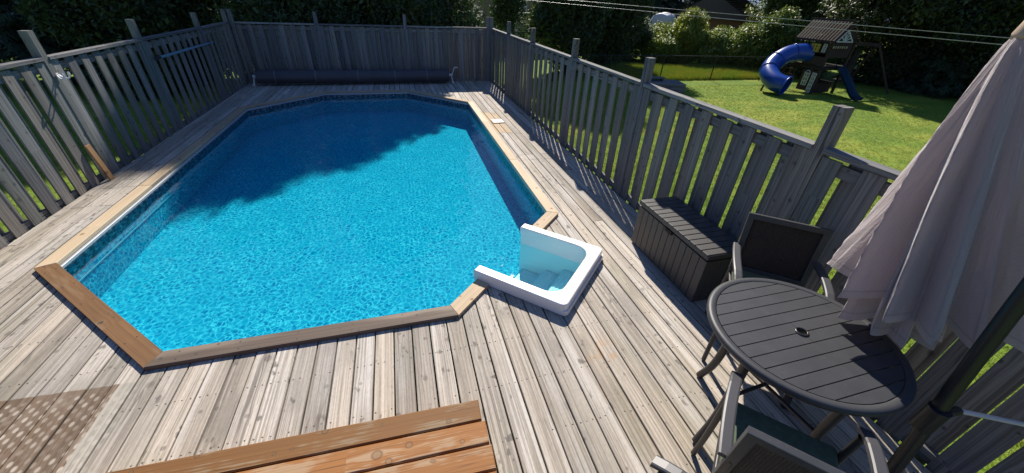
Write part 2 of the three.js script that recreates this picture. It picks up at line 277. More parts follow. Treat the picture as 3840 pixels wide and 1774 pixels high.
const linerMat = new THREE.MeshPhysicalMaterial({ map: linerCausticTex.map, roughness: 0.8, specularIntensity: 0, side: THREE.DoubleSide });
const borderTex = tex(1024, 160, (i, j, o) => {
  const row = Math.floor(j / 16), x = i + (row % 3) * 17 + (row % 2) * 9, L = [38, 26, 46][row % 3], cell = Math.floor(x / L), fx = x % L, h = vn(cell * 3.7 + row * 11.3, row * 5.1 + cell * 1.9);
  const wave = Math.sin(i / 1024 * Math.PI * 2 * 8 + row * 0.5) * 0.5 + 0.5, grout = fx < 2 || j % 16 < 2;
  let c = h < 0.3 ? [0.015, 0.03, 0.06] : h < 0.52 ? [0.04, 0.1, 0.17] : h < 0.72 ? [0.2, 0.24, 0.27] : h < 0.86 ? [0.08, 0.22, 0.32] : [0.42, 0.46, 0.48];
  if (wave > 0.75 && h < 0.6) c = [0.012, 0.022, 0.045];
  if (grout) c = [0.1, 0.12, 0.14];
  o[0] = c[0]; o[1] = c[1]; o[2] = c[2]; o[3] = 0.5;
}, { bump: false });
const borderMat = new THREE.MeshStandardMaterial({ map: borderTex.map, roughness: 0.35 });
const WY = -0.095, floorY = (z) => lerp(-0.6, -0.5, clamp((z - POOL.z1) / (POOL.z0 - POOL.z1)));
const pool = thing('swimming_pool', 'long eight-sided pool with blue vinyl liner set into the deck', 'swimming pool');
const STEP = { x: 0.951 - 0.06 * Math.SQRT1_2, z: -3.26 + 0.06 * Math.SQRT1_2, w: 0.43, d: 0.82 };
const sp = (X, Z) => [STEP.x + (X + Z) * Math.SQRT1_2, STEP.z + (Z - X) * Math.SQRT1_2];
{
  const O = oct(0.02), s = soup();
  const P3 = ([x, z]) => [x, floorY(z), z], uv = ([x, z]) => [x / 2.9, z / 2.9];
  for (let i = 1; i < 7; i++) s.tri(P3(O[0]), P3(O[i]), P3(O[i + 1]), uv(O[0]), uv(O[i]), uv(O[i + 1]));
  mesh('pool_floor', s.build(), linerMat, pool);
  const metal = std(lin(0.44, 0.46, 0.49), 0.4, { metalness: 0.2 });
  const edge = (a, b, run, tw = 0.072) => {                                       // one straight stretch of wall with its printed border and bead
    const len = Math.hypot(b[0] - a[0], b[1] - a[1]), dx = (b[0] - a[0]) / len, dz = (b[1] - a[1]) / len, nx = dz, nz = -dx, cxz = [(POOL.x0 + POOL.x1) / 2, (POOL.z0 + POOL.z1) / 2];
    const sg = Math.sign((cxz[0] - a[0]) * nx + (cxz[1] - a[1]) * nz), ix = nx * sg, iz = nz * sg;       // towards the water
    const q = (p, y, d = 0) => [p[0] + ix * d, y, p[1] + iz * d];
    let w = soup(); w.quad(q(a, floorY(a[1]) - 0.02), q(b, floorY(b[1]) - 0.02), q(b, 0), q(a, 0), [run / 2.9, 0], [(run + len) / 2.9, 0], [(run + len) / 2.9, 0.21], [run / 2.9, 0.21]);
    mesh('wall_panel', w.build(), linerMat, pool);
    w = soup(); w.quad(q(a, -0.2, 0.003), q(b, -0.2, 0.003), q(b, -0.03, 0.003), q(a, -0.03, 0.003), [run / 1.1, 0], [(run + len) / 1.1, 0], [(run + len) / 1.1, 1], [run / 1.1, 1]);
    mesh('tile_border', w.build(), borderMat, pool);
    mesh('bead_track', slab([[a[0], a[1]], [b[0], b[1]], [b[0] + ix * tw, b[1] + iz * tw], [a[0] + ix * tw, a[1] + iz * tw]], -0.034, -0.004, () => [0, 0], 0.004), metal, pool);
    return run + len;
  };
  let run = 0; const e2 = [sp(-0.44, 0.02), sp(0.44, 0.02)];
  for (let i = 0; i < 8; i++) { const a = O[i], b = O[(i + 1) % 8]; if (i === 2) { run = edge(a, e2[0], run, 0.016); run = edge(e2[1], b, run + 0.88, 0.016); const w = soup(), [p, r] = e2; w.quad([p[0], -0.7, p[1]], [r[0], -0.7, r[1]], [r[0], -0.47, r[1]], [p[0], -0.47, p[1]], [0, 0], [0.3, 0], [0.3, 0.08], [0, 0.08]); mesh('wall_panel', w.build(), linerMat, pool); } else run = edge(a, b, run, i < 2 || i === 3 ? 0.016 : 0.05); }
  const seam = std(lin(0.3, 0.52, 0.6), 0.5);
  mesh('liner_seam', box(0.006, 0.012, 5.9, POOL.x0 - 0.012, -0.27, -7.0), seam, pool);
  // coping boards, mitred at the corners
  const I = oct(-0.005), U = oct(0.137), H0 = 0.002, H1 = 0.038;
  const copeUV = (a, b, col, nC, L, off) => { const len = Math.hypot(b[0] - a[0], b[1] - a[1]), dx = (b[0] - a[0]) / len, dz = (b[1] - a[1]) / len; return (x, z, dr) => { const al = (x - a[0]) * dx + (z - a[1]) * dz, ac = Math.abs((x - a[0]) * -dz + (z - a[1]) * dx); return [(col + clamp((ac - dr) / 0.142, 0.02, 0.98)) / nC, (al + off) / L]; }; };
  const cope = (i, t0, t1, mat, col, L = 2.4) => {
    const j = (i + 1) % 8, mix = (p, q, t) => [lerp(p[0], q[0], t), lerp(p[1], q[1], t)], lenI = Math.hypot(I[j][0] - I[i][0], I[j][1] - I[i][1]);
    const dir = [(I[j][0] - I[i][0]) / lenI, (I[j][1] - I[i][1]) / lenI], along = (t) => [I[i][0] + dir[0] * lenI * t, I[i][1] + dir[1] * lenI * t];
    const nrm = [U[i][0] - I[i][0] - dir[0] * ((U[i][0] - I[i][0]) * dir[0] + (U[i][1] - I[i][1]) * dir[1]), U[i][1] - I[i][1] - dir[1] * ((U[i][0] - I[i][0]) * dir[0] + (U[i][1] - I[i][1]) * dir[1])];
    const g0 = t0 === 0 ? 0.0008 / lenI : t0 + 0.001 / lenI, g1 = t1 === 1 ? 1 - 0.0008 / lenI : t1 - 0.001 / lenI;
    const a = along(g0), b = along(g1), c = t1 === 1 ? U[j] : [b[0] + nrm[0], b[1] + nrm[1]], d = t0 === 0 ? U[i] : [a[0] + nrm[0], a[1] + nrm[1]];
    mesh('coping_board', slab([a, b, c, d], H0, H1, copeUV(I[i], I[j], col, 4, L, rnd() * 2), 0.004), mat, pool);
  };
  const nw = wood(newTex, lin(1, 1, 1), 0.001, 0.7), nw2 = wood(newTex, lin(0.86, 0.84, 0.82), 0.001, 0.7), nw3 = wood(newTex, lin(0.72, 0.7, 0.7), 0.001, 0.75), br = wood(brownTex, lin(0.84, 0.8, 0.72), 0.001, 0.65), gb = wood(greyBrownTex, lin(0.8, 0.78, 0.76), 0.001, 0.75);
  cope(0, 0, 1, br, 1); cope(1, 0, 1, gb, 2, 3.2);
  const scr = new THREE.CylinderGeometry(0.0055, 0.0055, 0.003, 8), sm = std(lin(0.06, 0.05, 0.045), 0.6); for (const i of [0, 1]) { const a = I[i], b = I[i + 1], l = Math.hypot(b[0] - a[0], b[1] - a[1]), dx = (b[0] - a[0]) / l, dz = (b[1] - a[1]) / l; for (let q = 0.12; q < l - 0.1; q += 0.41) for (const w of [0.03, 0.108]) mesh('screw', scr, sm, pool).position.set(a[0] + dx * q - dz * w + rr(-0.006, 0.006), H1 + 0.0002, a[1] + dz * q + dx * w + rr(-0.006, 0.006)); }
  const D = 2.086; cope(2, 0, 0.455 / D, nw2, 0); cope(2, 1.545 / D, 1, nw2, 3);
  for (let i = 0; i < 3; i++) cope(3, [0, 0.31, 0.69][i], [0.31, 0.69, 1][i], [nw, nw2, nw][i], [1, 2, 0][i]);
  cope(4, 0, 1, nw3, 2); cope(5, 0, 1, nw3, 1); cope(6, 0, 1, nw3, 0);
  for (let i = 0; i < 3; i++) cope(7, [0, 0.36, 0.7][i], [0.36, 0.7, 1][i], [nw3, nw2, nw][i], [2, 3, 1][i]);
}
{
  const O = oct(0.012), sh = new THREE.Shape(); const pts = [...O.slice(0, 3), sp(-STEP.w, 0), sp(-STEP.w, STEP.d + 0.005), sp(STEP.w, STEP.d + 0.005), sp(STEP.w, 0), ...O.slice(3)];
  sh.setFromPoints(pts.map(p => new THREE.Vector2(p[0], -p[1])));
  const g = new THREE.ShapeGeometry(sh).rotateX(-Math.PI / 2).translate(0, WY, 0), uv = g.attributes.uv, p = g.attributes.position;
  for (let i = 0; i < uv.count; i++) uv.setXY(i, p.getX(i) / 3, p.getZ(i) / 3);
  const rip = tex(512, 512, (i, j, o) => { const f = (x, y) => fbm(x * 16, y * 9) * 0.7 + 0.3 * vn(x * 40, y * 26), u = i / 512, v = j / 512, tx = sst(0.7, 1, u), ty = sst(0.7, 1, v); o[3] = lerp(lerp(f(u, v), f(u - 1, v), tx), lerp(f(u, v - 1), f(u - 1, v - 1), tx), ty); o[0] = o[1] = o[2] = 1; });
  structure('water', g, phys(lin(0.52, 0.93, 0.98), 0.02, { transmission: 1, thickness: 0, ior: 1.33, bumpMap: rip.bumpMap, bumpScale: 0.014 }));
}
// white corner step
{
  const g = thing('pool_step', 'white moulded corner step unit built into the pool edge', 'pool steps', [STEP.x, 0, STEP.z], Math.PI / 4);
  const white = phys(lin(0.8, 0.8, 0.8), 0.35, { clearcoat: 0.3 });
  const U = (W, Z0, Z1, r) => { const s = new THREE.Shape(); s.moveTo(-W, Z0); s.lineTo(-W, Z1 - r); s.quadraticCurveTo(-W, Z1, -W + r, Z1); s.lineTo(W - r, Z1); s.quadraticCurveTo(W, Z1, W, Z1 - r); s.lineTo(W, Z0); return s; };
  const ring = (Wo, Zo, ro, Wi, Zi, ri, y0, y1, bev) => {
    const s = U(Wo, -0.03, Zo, ro); s.lineTo(Wi, -0.03); s.lineTo(Wi, Zi - ri); s.quadraticCurveTo(Wi, Zi, Wi - ri, Zi); s.lineTo(-Wi + ri, Zi); s.quadraticCurveTo(-Wi, Zi, -Wi, Zi - ri); s.lineTo(-Wi, -0.03); s.closePath();
    return new THREE.ExtrudeGeometry(s, { depth: y1 - y0 - 2 * bev, bevelEnabled: bev > 0, bevelSize: bev, bevelThickness: bev, bevelSegments: 3, curveSegments: 14 }).rotateX(Math.PI / 2).translate(0, y1 - bev, 0);
  };
  mesh('rim', ring(0.525, 0.925, 0.05, 0.445, 0.835, 0.19, 0.03, 0.13, 0.014), white, g);
  mesh('lip', ring(0.532, 0.95, 0.05, 0.46, 0.85, 0.18, 0.004, 0.06, 0.008), white, g);
  mesh('basin_wall', ring(0.47, 0.86, 0.2, 0.436, 0.826, 0.18, -0.64, 0.06, 0), white, g);
  for (const [a, b, y] of [[0.55, 0.828, -0.25], [0.31, 0.556, -0.35], [0.02, 0.316, -0.46]]) { const td = mesh('tread', rbox(0.872, 0.3, b - a, 0.02, 0, y - 0.15, (a + b) / 2, 3), white, g); for (let i = 0; i < 6; i++) mesh('grip_rib', rbox(0.78, 0.008, 0.012, 0.003, 0, y + 0.001, lerp(a + 0.04, b - 0.04, i / 5), 1), white, td); }
}

// ---------------------------------------------------------------- fences
const fenceMats = [[1, 1, 1], [0.82, 0.82, 0.84], [1.18, 1.17, 1.14], [0.96, 0.9, 0.83], [0.7, 0.72, 0.76], [1.05, 1.0, 0.94], [0.88, 0.92, 0.88]].map(c => wood(fenceTex, lin(...c), 0.0018));
const boardGeo = {};
function fenceBoard(w, h, t, v) {                                     // a board standing up; v picks the column of the print
  const key = [w, h, t, v].join(); if (boardGeo[key]) return boardGeo[key];
  const g = new THREE.BoxGeometry(w, h, t), uv = g.attributes.uv, p = g.attributes.position, col = v % 8, off = (v * 0.377) % 1;
  for (let i = 0; i < uv.count; i++) { const side = i < 8, a = side ? 0.06 + 0.1 * (p.getZ(i) / t + 0.5) : clamp(p.getX(i) / 0.14 + 0.5, 0.03, 0.97); uv.setXY(i, (col + a) / 8, off + p.getY(i) / 2.2); }
  return boardGeo[key] = g;
}
function railGeo(l, h, d, v) { const g = new THREE.BoxGeometry(l, h, d), uv = g.attributes.uv, p = g.attributes.position, n = g.attributes.normal; for (let i = 0; i < uv.count; i++) { const a = Math.abs(n.getY(i)) > 0.5 ? p.getZ(i) / 0.14 : p.getY(i) / 0.14; uv.setXY(i, (v % 8 + clamp(a + 0.5, 0.04, 0.96)) / 8, p.getX(i) / 2.2 + v * 0.31); } return g; }
function fence(label, origin, turn, length, posts, { mats, pitch = 0.281, w = 0.14, lean = 0.008, wOut = 0.14, shift = 0 }) {
  const g = thing('wooden_fence', label, 'fence', origin, turn, 'weathered board fences round the deck');
  const M = () => mats[Math.floor(rnd() * mats.length)];
  const H = 1.5, y0 = -0.1;
  for (const p of posts) { const m = mesh('post', fenceBoard(0.09, 2.94, 0.09, Math.floor(rnd() * 8)), M(), g); m.position.set(p, 0.37, 0.017); m.rotation.z = rr(-0.008, 0.008); m.rotation.x = rr(-0.006, 0.006); }
  for (let i = 0; i < posts.length - 1; i++) {
    const a = posts[i] + 0.047, b = posts[i + 1] - 0.047, l = b - a, c = (a + b) / 2;
    const cap = mesh('top_rail', railGeo(l, 0.036, 0.105, i + 1), M(), g); cap.position.set(c, 1.536, 0.012);
    for (const y of [1.43, 0.03]) mesh('rail', railGeo(l, 0.088, 0.037, i + 3), M(), g).position.set(c, y, 0.0205);
    const n = Math.max(2, Math.round((l - w) / pitch)), st = (l - w) / n;
    for (let k = 0; k <= n; k++) {
      const q = mesh('picket', fenceBoard(w, H - y0, 0.018, Math.floor(rnd() * 24)), M(), g); q.position.set(a + w / 2 + k * st, (H + y0) / 2 + rr(-0.008, 0.008), -0.0095 + rr(-0.001, 0.001)); q.rotation.z = rr(-lean, lean); q.rotation.y = rr(-0.04, 0.04);
      if (k < n) { const o = mesh('picket', fenceBoard(wOut, H - y0, 0.018, Math.floor(rnd() * 24)), M(), g); o.position.set(a + w / 2 + (k + 0.5 + shift) * st + rr(-0.006, 0.006), (H + y0) / 2 - 0.01, 0.0505); o.rotation.z = rr(-lean, lean); }
    }
  }
  return g;
}
fence('dark grey board fence between the deck and the sunlit lawn, behind the table', [2.975, 0, 1.6], Math.PI / 2, 14.6, [0.0, 1.25, 3.56, 5.95, 8.19, 10.48, 12.55, 14.6], { mats: fenceMats, wOut: 0.121 });
fence('shaded board fence at the far end of the deck behind the cover roll', [2.93, 0, -13.06], Math.PI, 7.1, [0.02, 2.55, 4.98, 7.03], { mats: fenceMats, pitch: 0.268, w: 0.13, lean: 0.012, wOut: 0.155 });
fence('paler board fence along the long side, with a blue pole hung on it', [-4.19, 0, -13.06], -Math.PI / 2, 14, [0.1, 1.95, 4.44, 6.65, 8.95, 11.3, 13.7], { mats: fenceMats, pitch: 0.275, lean: 0.01, wOut: 0.122 });

// ---------------------------------------------------------------- trees, shrubs, grass
const leafGeo = (() => {
  const s = soup();
  for (let i = 0; i < 20; i++) {
    const d = V(rr(-1, 1), rr(-1, 1), rr(-1, 1)).normalize().multiplyScalar(0.34 * Math.cbrt(rnd())), q = new THREE.Quaternion().setFromEuler(new THREE.Euler(rr(-1, 1), rr(0, 6.3), rr(-1, 1))), L = rr(0.055, 0.095), W = L * 0.52;
    const f = (x, y, z) => V(x, y, z).applyQuaternion(q).add(d).toArray(); s.tri(f(-L, 0, 0), f(0, -0.012, W), f(L, -0.02, 0)); s.tri(f(-L, 0, 0), f(L, -0.02, 0), f(0, -0.012, -W));
  }
  return s.build();
})();
const needleGeo = (() => {                                            // a drooping spray of a spruce branch
  const s = soup();
  for (let i = 0; i < 22; i++) {
    const t = i / 22, a = rr(-0.9, 0.9), L = lerp(0.26, 0.1, t), o = V(0.55 * t, -0.16 * t * t, 0), e = V(0.55 * t + L * Math.cos(a), -0.16 * t * t - 0.12 * rnd(), L * Math.sin(a) * 1.5), n = V(-Math.sin(a), 0.2, Math.cos(a)).multiplyScalar(0.022);
    s.tri(o.clone().add(n).toArray(), e.toArray(), o.clone().sub(n).toArray()); s.tri(o.clone().add(V(0, 0.03, 0)).toArray(), e.clone().add(V(0, -0.03, 0)).toArray(), o.clone().sub(V(0, 0.03, 0)).toArray());
  }
  return s.build();
})();
const leafMat = phys(lin(1, 1, 1), 0.75, { transmission: 0.38, thickness: 0, side: THREE.DoubleSide }), shrubMat = phys(lin(1, 1, 1), 0.6, { transmission: 0.55, thickness: 0, side: THREE.DoubleSide }), needleMat = phys(lin(1, 1, 1), 0.8, { transmission: 0.15, thickness: 0, side: THREE.DoubleSide });
const barkTex = tex(128, 512, (i, j, o) => { const n = vn(i / 7, j / 40) * 0.6 + vn(i / 3, j / 12) * 0.4; o[0] = lerp(0.045, 0.15, n); o[1] = lerp(0.038, 0.125, n); o[2] = lerp(0.03, 0.1, n); o[3] = n; });
const barkMat = new THREE.MeshStandardMaterial({ map: barkTex.map, bumpMap: barkTex.bumpMap, bumpScale: 0.02, roughness: 0.95 });
function scatter(name, parent, geo, mat, list) {                      // list of [x, y, z, scale, colour, euler]
  const im = new THREE.InstancedMesh(geo, mat, list.length), m = new THREE.Matrix4(), q = new THREE.Quaternion(), c = new THREE.Color();
  list.forEach(([x, y, z, s, col, e], i) => { m.compose(V(x, y, z), q.setFromEuler(e), Array.isArray(s) ? V(...s) : V(s, s, s)); im.setMatrixAt(i, m); im.setColorAt(i, c.setRGB(...col)); });
  im.name = name; im.castShadow = im.receiveShadow = true; im.userData.kind = 'stuff'; parent.add(im); return im;
}
function trunkGeo(h, r, limbs, R, lowLimb = 0.35) {
  const parts = [], lean = [rr(-0.3, 0.3), rr(-0.3, 0.3)], pts = []; for (let i = 0; i <= 6; i++) pts.push([lean[0] * (i / 6) ** 2 + rr(-0.04, 0.04) * i, h * i / 6, lean[1] * (i / 6) ** 2 + rr(-0.04, 0.04) * i]);
  const taper = (p, r0, r1, rad) => { const n = 14, g = tube(p, 1, n, rad), P = g.attributes.position, cv = new THREE.CatmullRomCurve3(p.map(a => V(...a))); for (let i = 0; i <= n; i++) { const c = cv.getPointAt(i / n), k = lerp(r0, r1, Math.pow(i / n, 0.8)); for (let a = 0; a <= rad; a++) { const id = i * (rad + 1) + a; P.setXYZ(id, c.x + (P.getX(id) - c.x) * k, c.y + (P.getY(id) - c.y) * k, c.z + (P.getZ(id) - c.z) * k); } } return g; };
  parts.push(taper(pts, r, r * 0.3, 10));
  for (let i = 0; i < limbs; i++) { const y = h * lerp(lowLimb, 0.85, i / limbs), a = i * 2.4 + rr(0, 1), l = R * rr(0.5, 0.85) * (1 - 0.4 * i / limbs), b = pts[Math.round(y / h * 6)]; parts.push(taper([[b[0], y, b[2]], [b[0] + Math.cos(a) * l * 0.5, y + l * 0.22, b[2] + Math.sin(a) * l * 0.5], [b[0] + Math.cos(a) * l, y + l * 0.6, b[2] + Math.sin(a) * l]], r * 0.4, r * 0.1, 7)); }
  return mergeGeometries(parts);
}
// a leafy tree or shrub: crown between heights b and h above the lawn, radius R, n leaf clumps
function leafy(name, label, category, group, [x, z], { b, h, R, n, tint = [0.065, 0.115, 0.024], litTip = null, size = 1, lobes = 16, trunk = 0.16, squash = 1 }) {
  const t = thing(name, label, category, [x, GY, z], 0, group);
  mesh('trunk', trunkGeo(h * 0.86, trunk, category === 'shrub' ? 5 : 9, R, category === 'shrub' ? 0.12 : 0.3), barkMat, t);
  const L = [], cy = (b + h) / 2, ry = (h - b) / 2, blobs = [];
  for (let i = 0; i < lobes; i++) { const a = i * 2.399 + rr(0, 0.6), v = rr(-0.95, 0.9), rad = Math.sqrt(Math.max(0, 1 - v * v)) * rr(0.45, 0.85); blobs.push([Math.cos(a) * R * rad, cy + v * ry * 0.85, Math.sin(a) * R * rad * squash, rr(0.3, 0.46) * R]); }
  for (let i = 0; i < n; i++) {
    let px, py, pz;
    if (i % 4 === 0) { const a = rnd() * 6.283, v = rr(-1, 1), rad = Math.sqrt(1 - v * v) * Math.pow(rnd(), 0.35); px = Math.cos(a) * R * rad * 0.92; py = cy + v * ry; pz = Math.sin(a) * R * rad * 0.92 * squash; }
    else { const B = blobs[i % lobes], d = V(rr(-1, 1), rr(-0.8, 1), rr(-1, 1)).normalize().multiplyScalar(B[3] * Math.pow(rnd(), 0.3)); px = B[0] + d.x; py = B[1] + d.y * 0.8; pz = B[2] + d.z; }
    if (py < 0.08) py = 0.08 + rnd() * 0.4;
    const f = rr(0.7, 1.3), w = litTip && rnd() < 0.3 ? 1 : 0;  // some clumps tinted lighter, standing in for sunlit leaf edges
    L.push([px, py, pz, size * rr(0.75, 1.3), [0, 1, 2].map(c => (w ? litTip[c] : tint[c]) * f), new THREE.Euler(rr(-0.4, 0.4), rr(0, 6.28), rr(-0.4, 0.4))]);
  }
  scatter('crown', t, leafGeo, litTip ? shrubMat : leafMat, L);
  return t;
}
function spruce(label, group, [x, z], { h, R, n, tint = [0.042, 0.075, 0.036], b = 0.4 }) {
  const t = thing('spruce_tree', label, 'tree', [x, GY, z], 0, group);
  mesh('trunk', trunkGeo(h * 0.97, 0.18, 0, R), barkMat, t);
  const L = [];
  for (let i = 0; i < n; i++) { const u = Math.pow(rnd(), 1.5), y = lerp(b, h, u), tier = Math.sin(y * 7) * 0.12 + 0.95, a = rnd() * 6.283, rad = R * (1 - u) * tier * Math.pow(rnd(), 0.45) * (0.8 + 0.2 * Math.sin(a * 5 + y)), f = rr(0.65, 1.35); L.push([Math.cos(a) * rad, y - rad * 0.18, Math.sin(a) * rad, rr(0.8, 1.4), tint.map(c => c * f), new THREE.Euler(0, -a + rr(-0.5, 0.5), rr(-0.35, 0.1), 'YXZ')]); }
  scatter('crown', t, needleGeo, needleMat, L);
  return t;
}
const BACK = 'trees behind the far fence', LEFTT = 'conifers beyond the pale fence', RIGHT = 'trees round the lawn', SHRUB = 'shrubs beyond the wire fence', HED = 'shrubs behind the far fence';
leafy('leafy_tree', 'tall dense tree behind the middle of the far fence, shading the pool', 'tree', BACK, [-1.0, -18], { b: 0.6, h: 11.4, R: 2.6, n: 4600, litTip: [0.15, 0.21, 0.05], trunk: 0.22, lobes: 24, size: 1.2 });
leafy('leafy_tree', 'lower rounded tree behind the far fence next to the tall dense tree', 'tree', BACK, [1.55, -18.4], { b: 0.3, h: 10.4, R: 1.6, n: 3400, litTip: [0.15, 0.21, 0.05], trunk: 0.16, lobes: 16, size: 1.15 });
leafy('leafy_tree', 'tall dark tree behind the far fence where it meets the pale fence', 'tree', BACK, [-6.4, -20], { b: 0.5, h: 10.8, R: 3.1, n: 5600, litTip: [0.14, 0.2, 0.05], trunk: 0.22, lobes: 24, size: 1.25 });
for (const [x, z, h, R, label] of [[-4.0, -16.6, 3.9, 1.5, 'dark shrub behind the far fence, second from the pale corner'], [-2.2, -17.2, 4.4, 1.4, 'dark shrub behind the post nearest the cover roll middle'], [0.4, -16.4, 3.8, 1.3, 'dark shrub behind the far fence beside its middle post'], [2.2, -17.4, 4.3, 1.5, 'dark shrub behind the far fence close to the tan house'], [-8.6, -17, 4.6, 1.7, 'dark shrub past the corner of the pale and far fences'], [15.6, -26.2, 3.0, 1.9, 'dark shrub between the broad dark tree and the white tarp']])
  leafy('dark_shrub', label, 'shrub', HED, [x, z], { b: 0.1, h, R, n: 1500, trunk: 0.06, lobes: 12 });
spruce('spruce with drooping branches beyond the pale fence, nearest the frame edge', LEFTT, [-12.6, -19.5], { h: 10, R: 3.0, n: 5000, b: 1.6 });
spruce('dense spruce beyond the pale fence behind its second post', LEFTT, [-9.9, -20.5], { h: 11, R: 2.8, n: 5000 });
spruce('far spruce at the back of the shaded lawn beyond the pale fence', LEFTT, [-20, -33], { h: 12, R: 3.6, n: 4500 });
spruce('far spruce standing between two others beyond the pale fence', LEFTT, [-26, -31], { h: 12, R: 3.6, n: 4500 });
spruce('far spruce closing the lawn at the very edge beyond the pale fence', LEFTT, [-31, -27], { h: 13, R: 4, n: 4500 });
spruce('far spruce behind the dense one beyond the pale fence', LEFTT, [-14.5, -31], { h: 12, R: 3.6, n: 4000 });
leafy('leafy_tree', 'tall narrow dark tree by the wire fence, next to the tan house', 'tree', RIGHT, [9.1, -20.9], { b: 0.2, h: 9.5, R: 2.2, n: 4200, trunk: 0.18, lobes: 18, size: 1.15 });
leafy('leafy_tree', 'broad dark tree behind the wire fence beside the sunlit shrubs', 'tree', RIGHT, [12.4, -23.2], { b: 0.1, h: 8.6, R: 2.7, n: 5000, trunk: 0.2, lobes: 22, size: 1.15 });
for (const [x, z, h, R, tint, label] of [
  [18.0, -25.2, 2.0, 1.7, [0.27, 0.36, 0.045], 'yellow green shrub in front of the white tarp'],
  [19.3, -24.3, 3.1, 1.2, [0.34, 0.4, 0.045], 'sunlit lime shrub in the middle of the shrub bank'],
  [20.9, -23.3, 2.1, 1.6, [0.25, 0.34, 0.05], 'bright green shrub below the dark roof'],
  [22.2, -22.0, 2.4, 1.5, [0.22, 0.31, 0.045], 'fresh green shrub before the light green tree'],
  [23.5, -21.2, 3.4, 1.5, [0.17, 0.26, 0.04], 'green shrub behind the top of the blue tube slide']])
  leafy('garden_shrub', label, 'shrub', SHRUB, [x, z], { b: 0.05, h, R, n: 2300, tint, litTip: [0.42, 0.45, 0.07], trunk: 0.05, lobes: 16, size: 0.95 });
leafy('leafy_tree', 'light green tree behind the roof of the play tower', 'tree', RIGHT, [27.2, -24.2], { b: 0.7, h: 7.5, R: 3.0, n: 5200, tint: [0.15, 0.23, 0.04], litTip: [0.32, 0.38, 0.1], trunk: 0.15, lobes: 18 });
leafy('leafy_tree', 'tree with a pale bare trunk behind the swing beam', 'tree', RIGHT, [25.4, -17.4], { b: 2.0, h: 10, R: 3.3, n: 4600, tint: [0.06, 0.1, 0.02], litTip: [0.2, 0.24, 0.08], trunk: 0.24, lobes: 20, size: 1.15 });
leafy('leafy_tree', 'very dark tree behind the parasol top', 'tree', RIGHT, [28.4, -12.6], { b: 0.1, h: 10, R: 3.2, n: 4800, tint: [0.05, 0.09, 0.02], trunk: 0.22, lobes: 22, size: 1.2 });
leafy('leafy_tree', 'dark tree at the far side of the lawn next to the swing leg', 'tree', RIGHT, [27.6, -16.6], { b: 0.1, h: 9, R: 2.6, n: 4200, tint: [0.05, 0.09, 0.02], trunk: 0.2, lobes: 20, size: 1.15 });
leafy('leafy_tree', 'dark tree hidden mostly by the folded parasol', 'tree', RIGHT, [30.5, -7.5], { b: 0.1, h: 10, R: 3.4, n: 4400, tint: [0.05, 0.09, 0.02], trunk: 0.22, lobes: 20, size: 1.2 });
spruce('tall dark conifer behind the white tarp', RIGHT, [18, -42], { h: 8, R: 3.4, n: 4500 });
spruce('tall dark conifer beside the dark roof', RIGHT, [24, -42], { h: 8.5, R: 3.6, n: 4500 });
spruce('tall dark conifer behind the light green tree', RIGHT, [33, -29], { h: 9, R: 4.0, n: 4500 });
for (const [x, z, label] of [[10.5, -38, 'far dark conifer behind the broad dark tree'], [4.2, -41, 'far dark conifer behind the tan house'], [31, -38, 'far dark conifer behind the low house'], [26.5, -38.5, 'far dark conifer behind the white tarp and the roof gap'], [29, -15.2, 'far dark conifer closing the gap past the lawn'], [33, -12, 'far dark conifer at the edge of the lawn by the parasol top'], [34, -27, 'far dark conifer past the swing beam'], [37, -17, 'far dark conifer past the swing leg'], [38, -8, 'far dark conifer behind the parasol'], [-3, -44, 'far conifer seen through the trees behind the far fence'], [-9.5, -43, 'far conifer behind the corner of the two fences']])
  spruce(label, 'far conifers', [x, z], { h: 8, R: 4.4, n: 3600, b: 0.2 });
leafy('garden_shrub', 'low green shrub under the swing beam', 'shrub', SHRUB, [23.8, -18.8], { b: 0.05, h: 2.2, R: 1.4, n: 1500, tint: [0.07, 0.13, 0.03], trunk: 0.05, lobes: 12, size: 0.9 });
leafy('garden_shrub', 'thin shrub in front of the tan house wall', 'shrub', SHRUB, [5.2, -19], { b: 1.2, h: 4.4, R: 0.9, n: 260, tint: [0.06, 0.11, 0.02], trunk: 0.05, lobes: 8 });
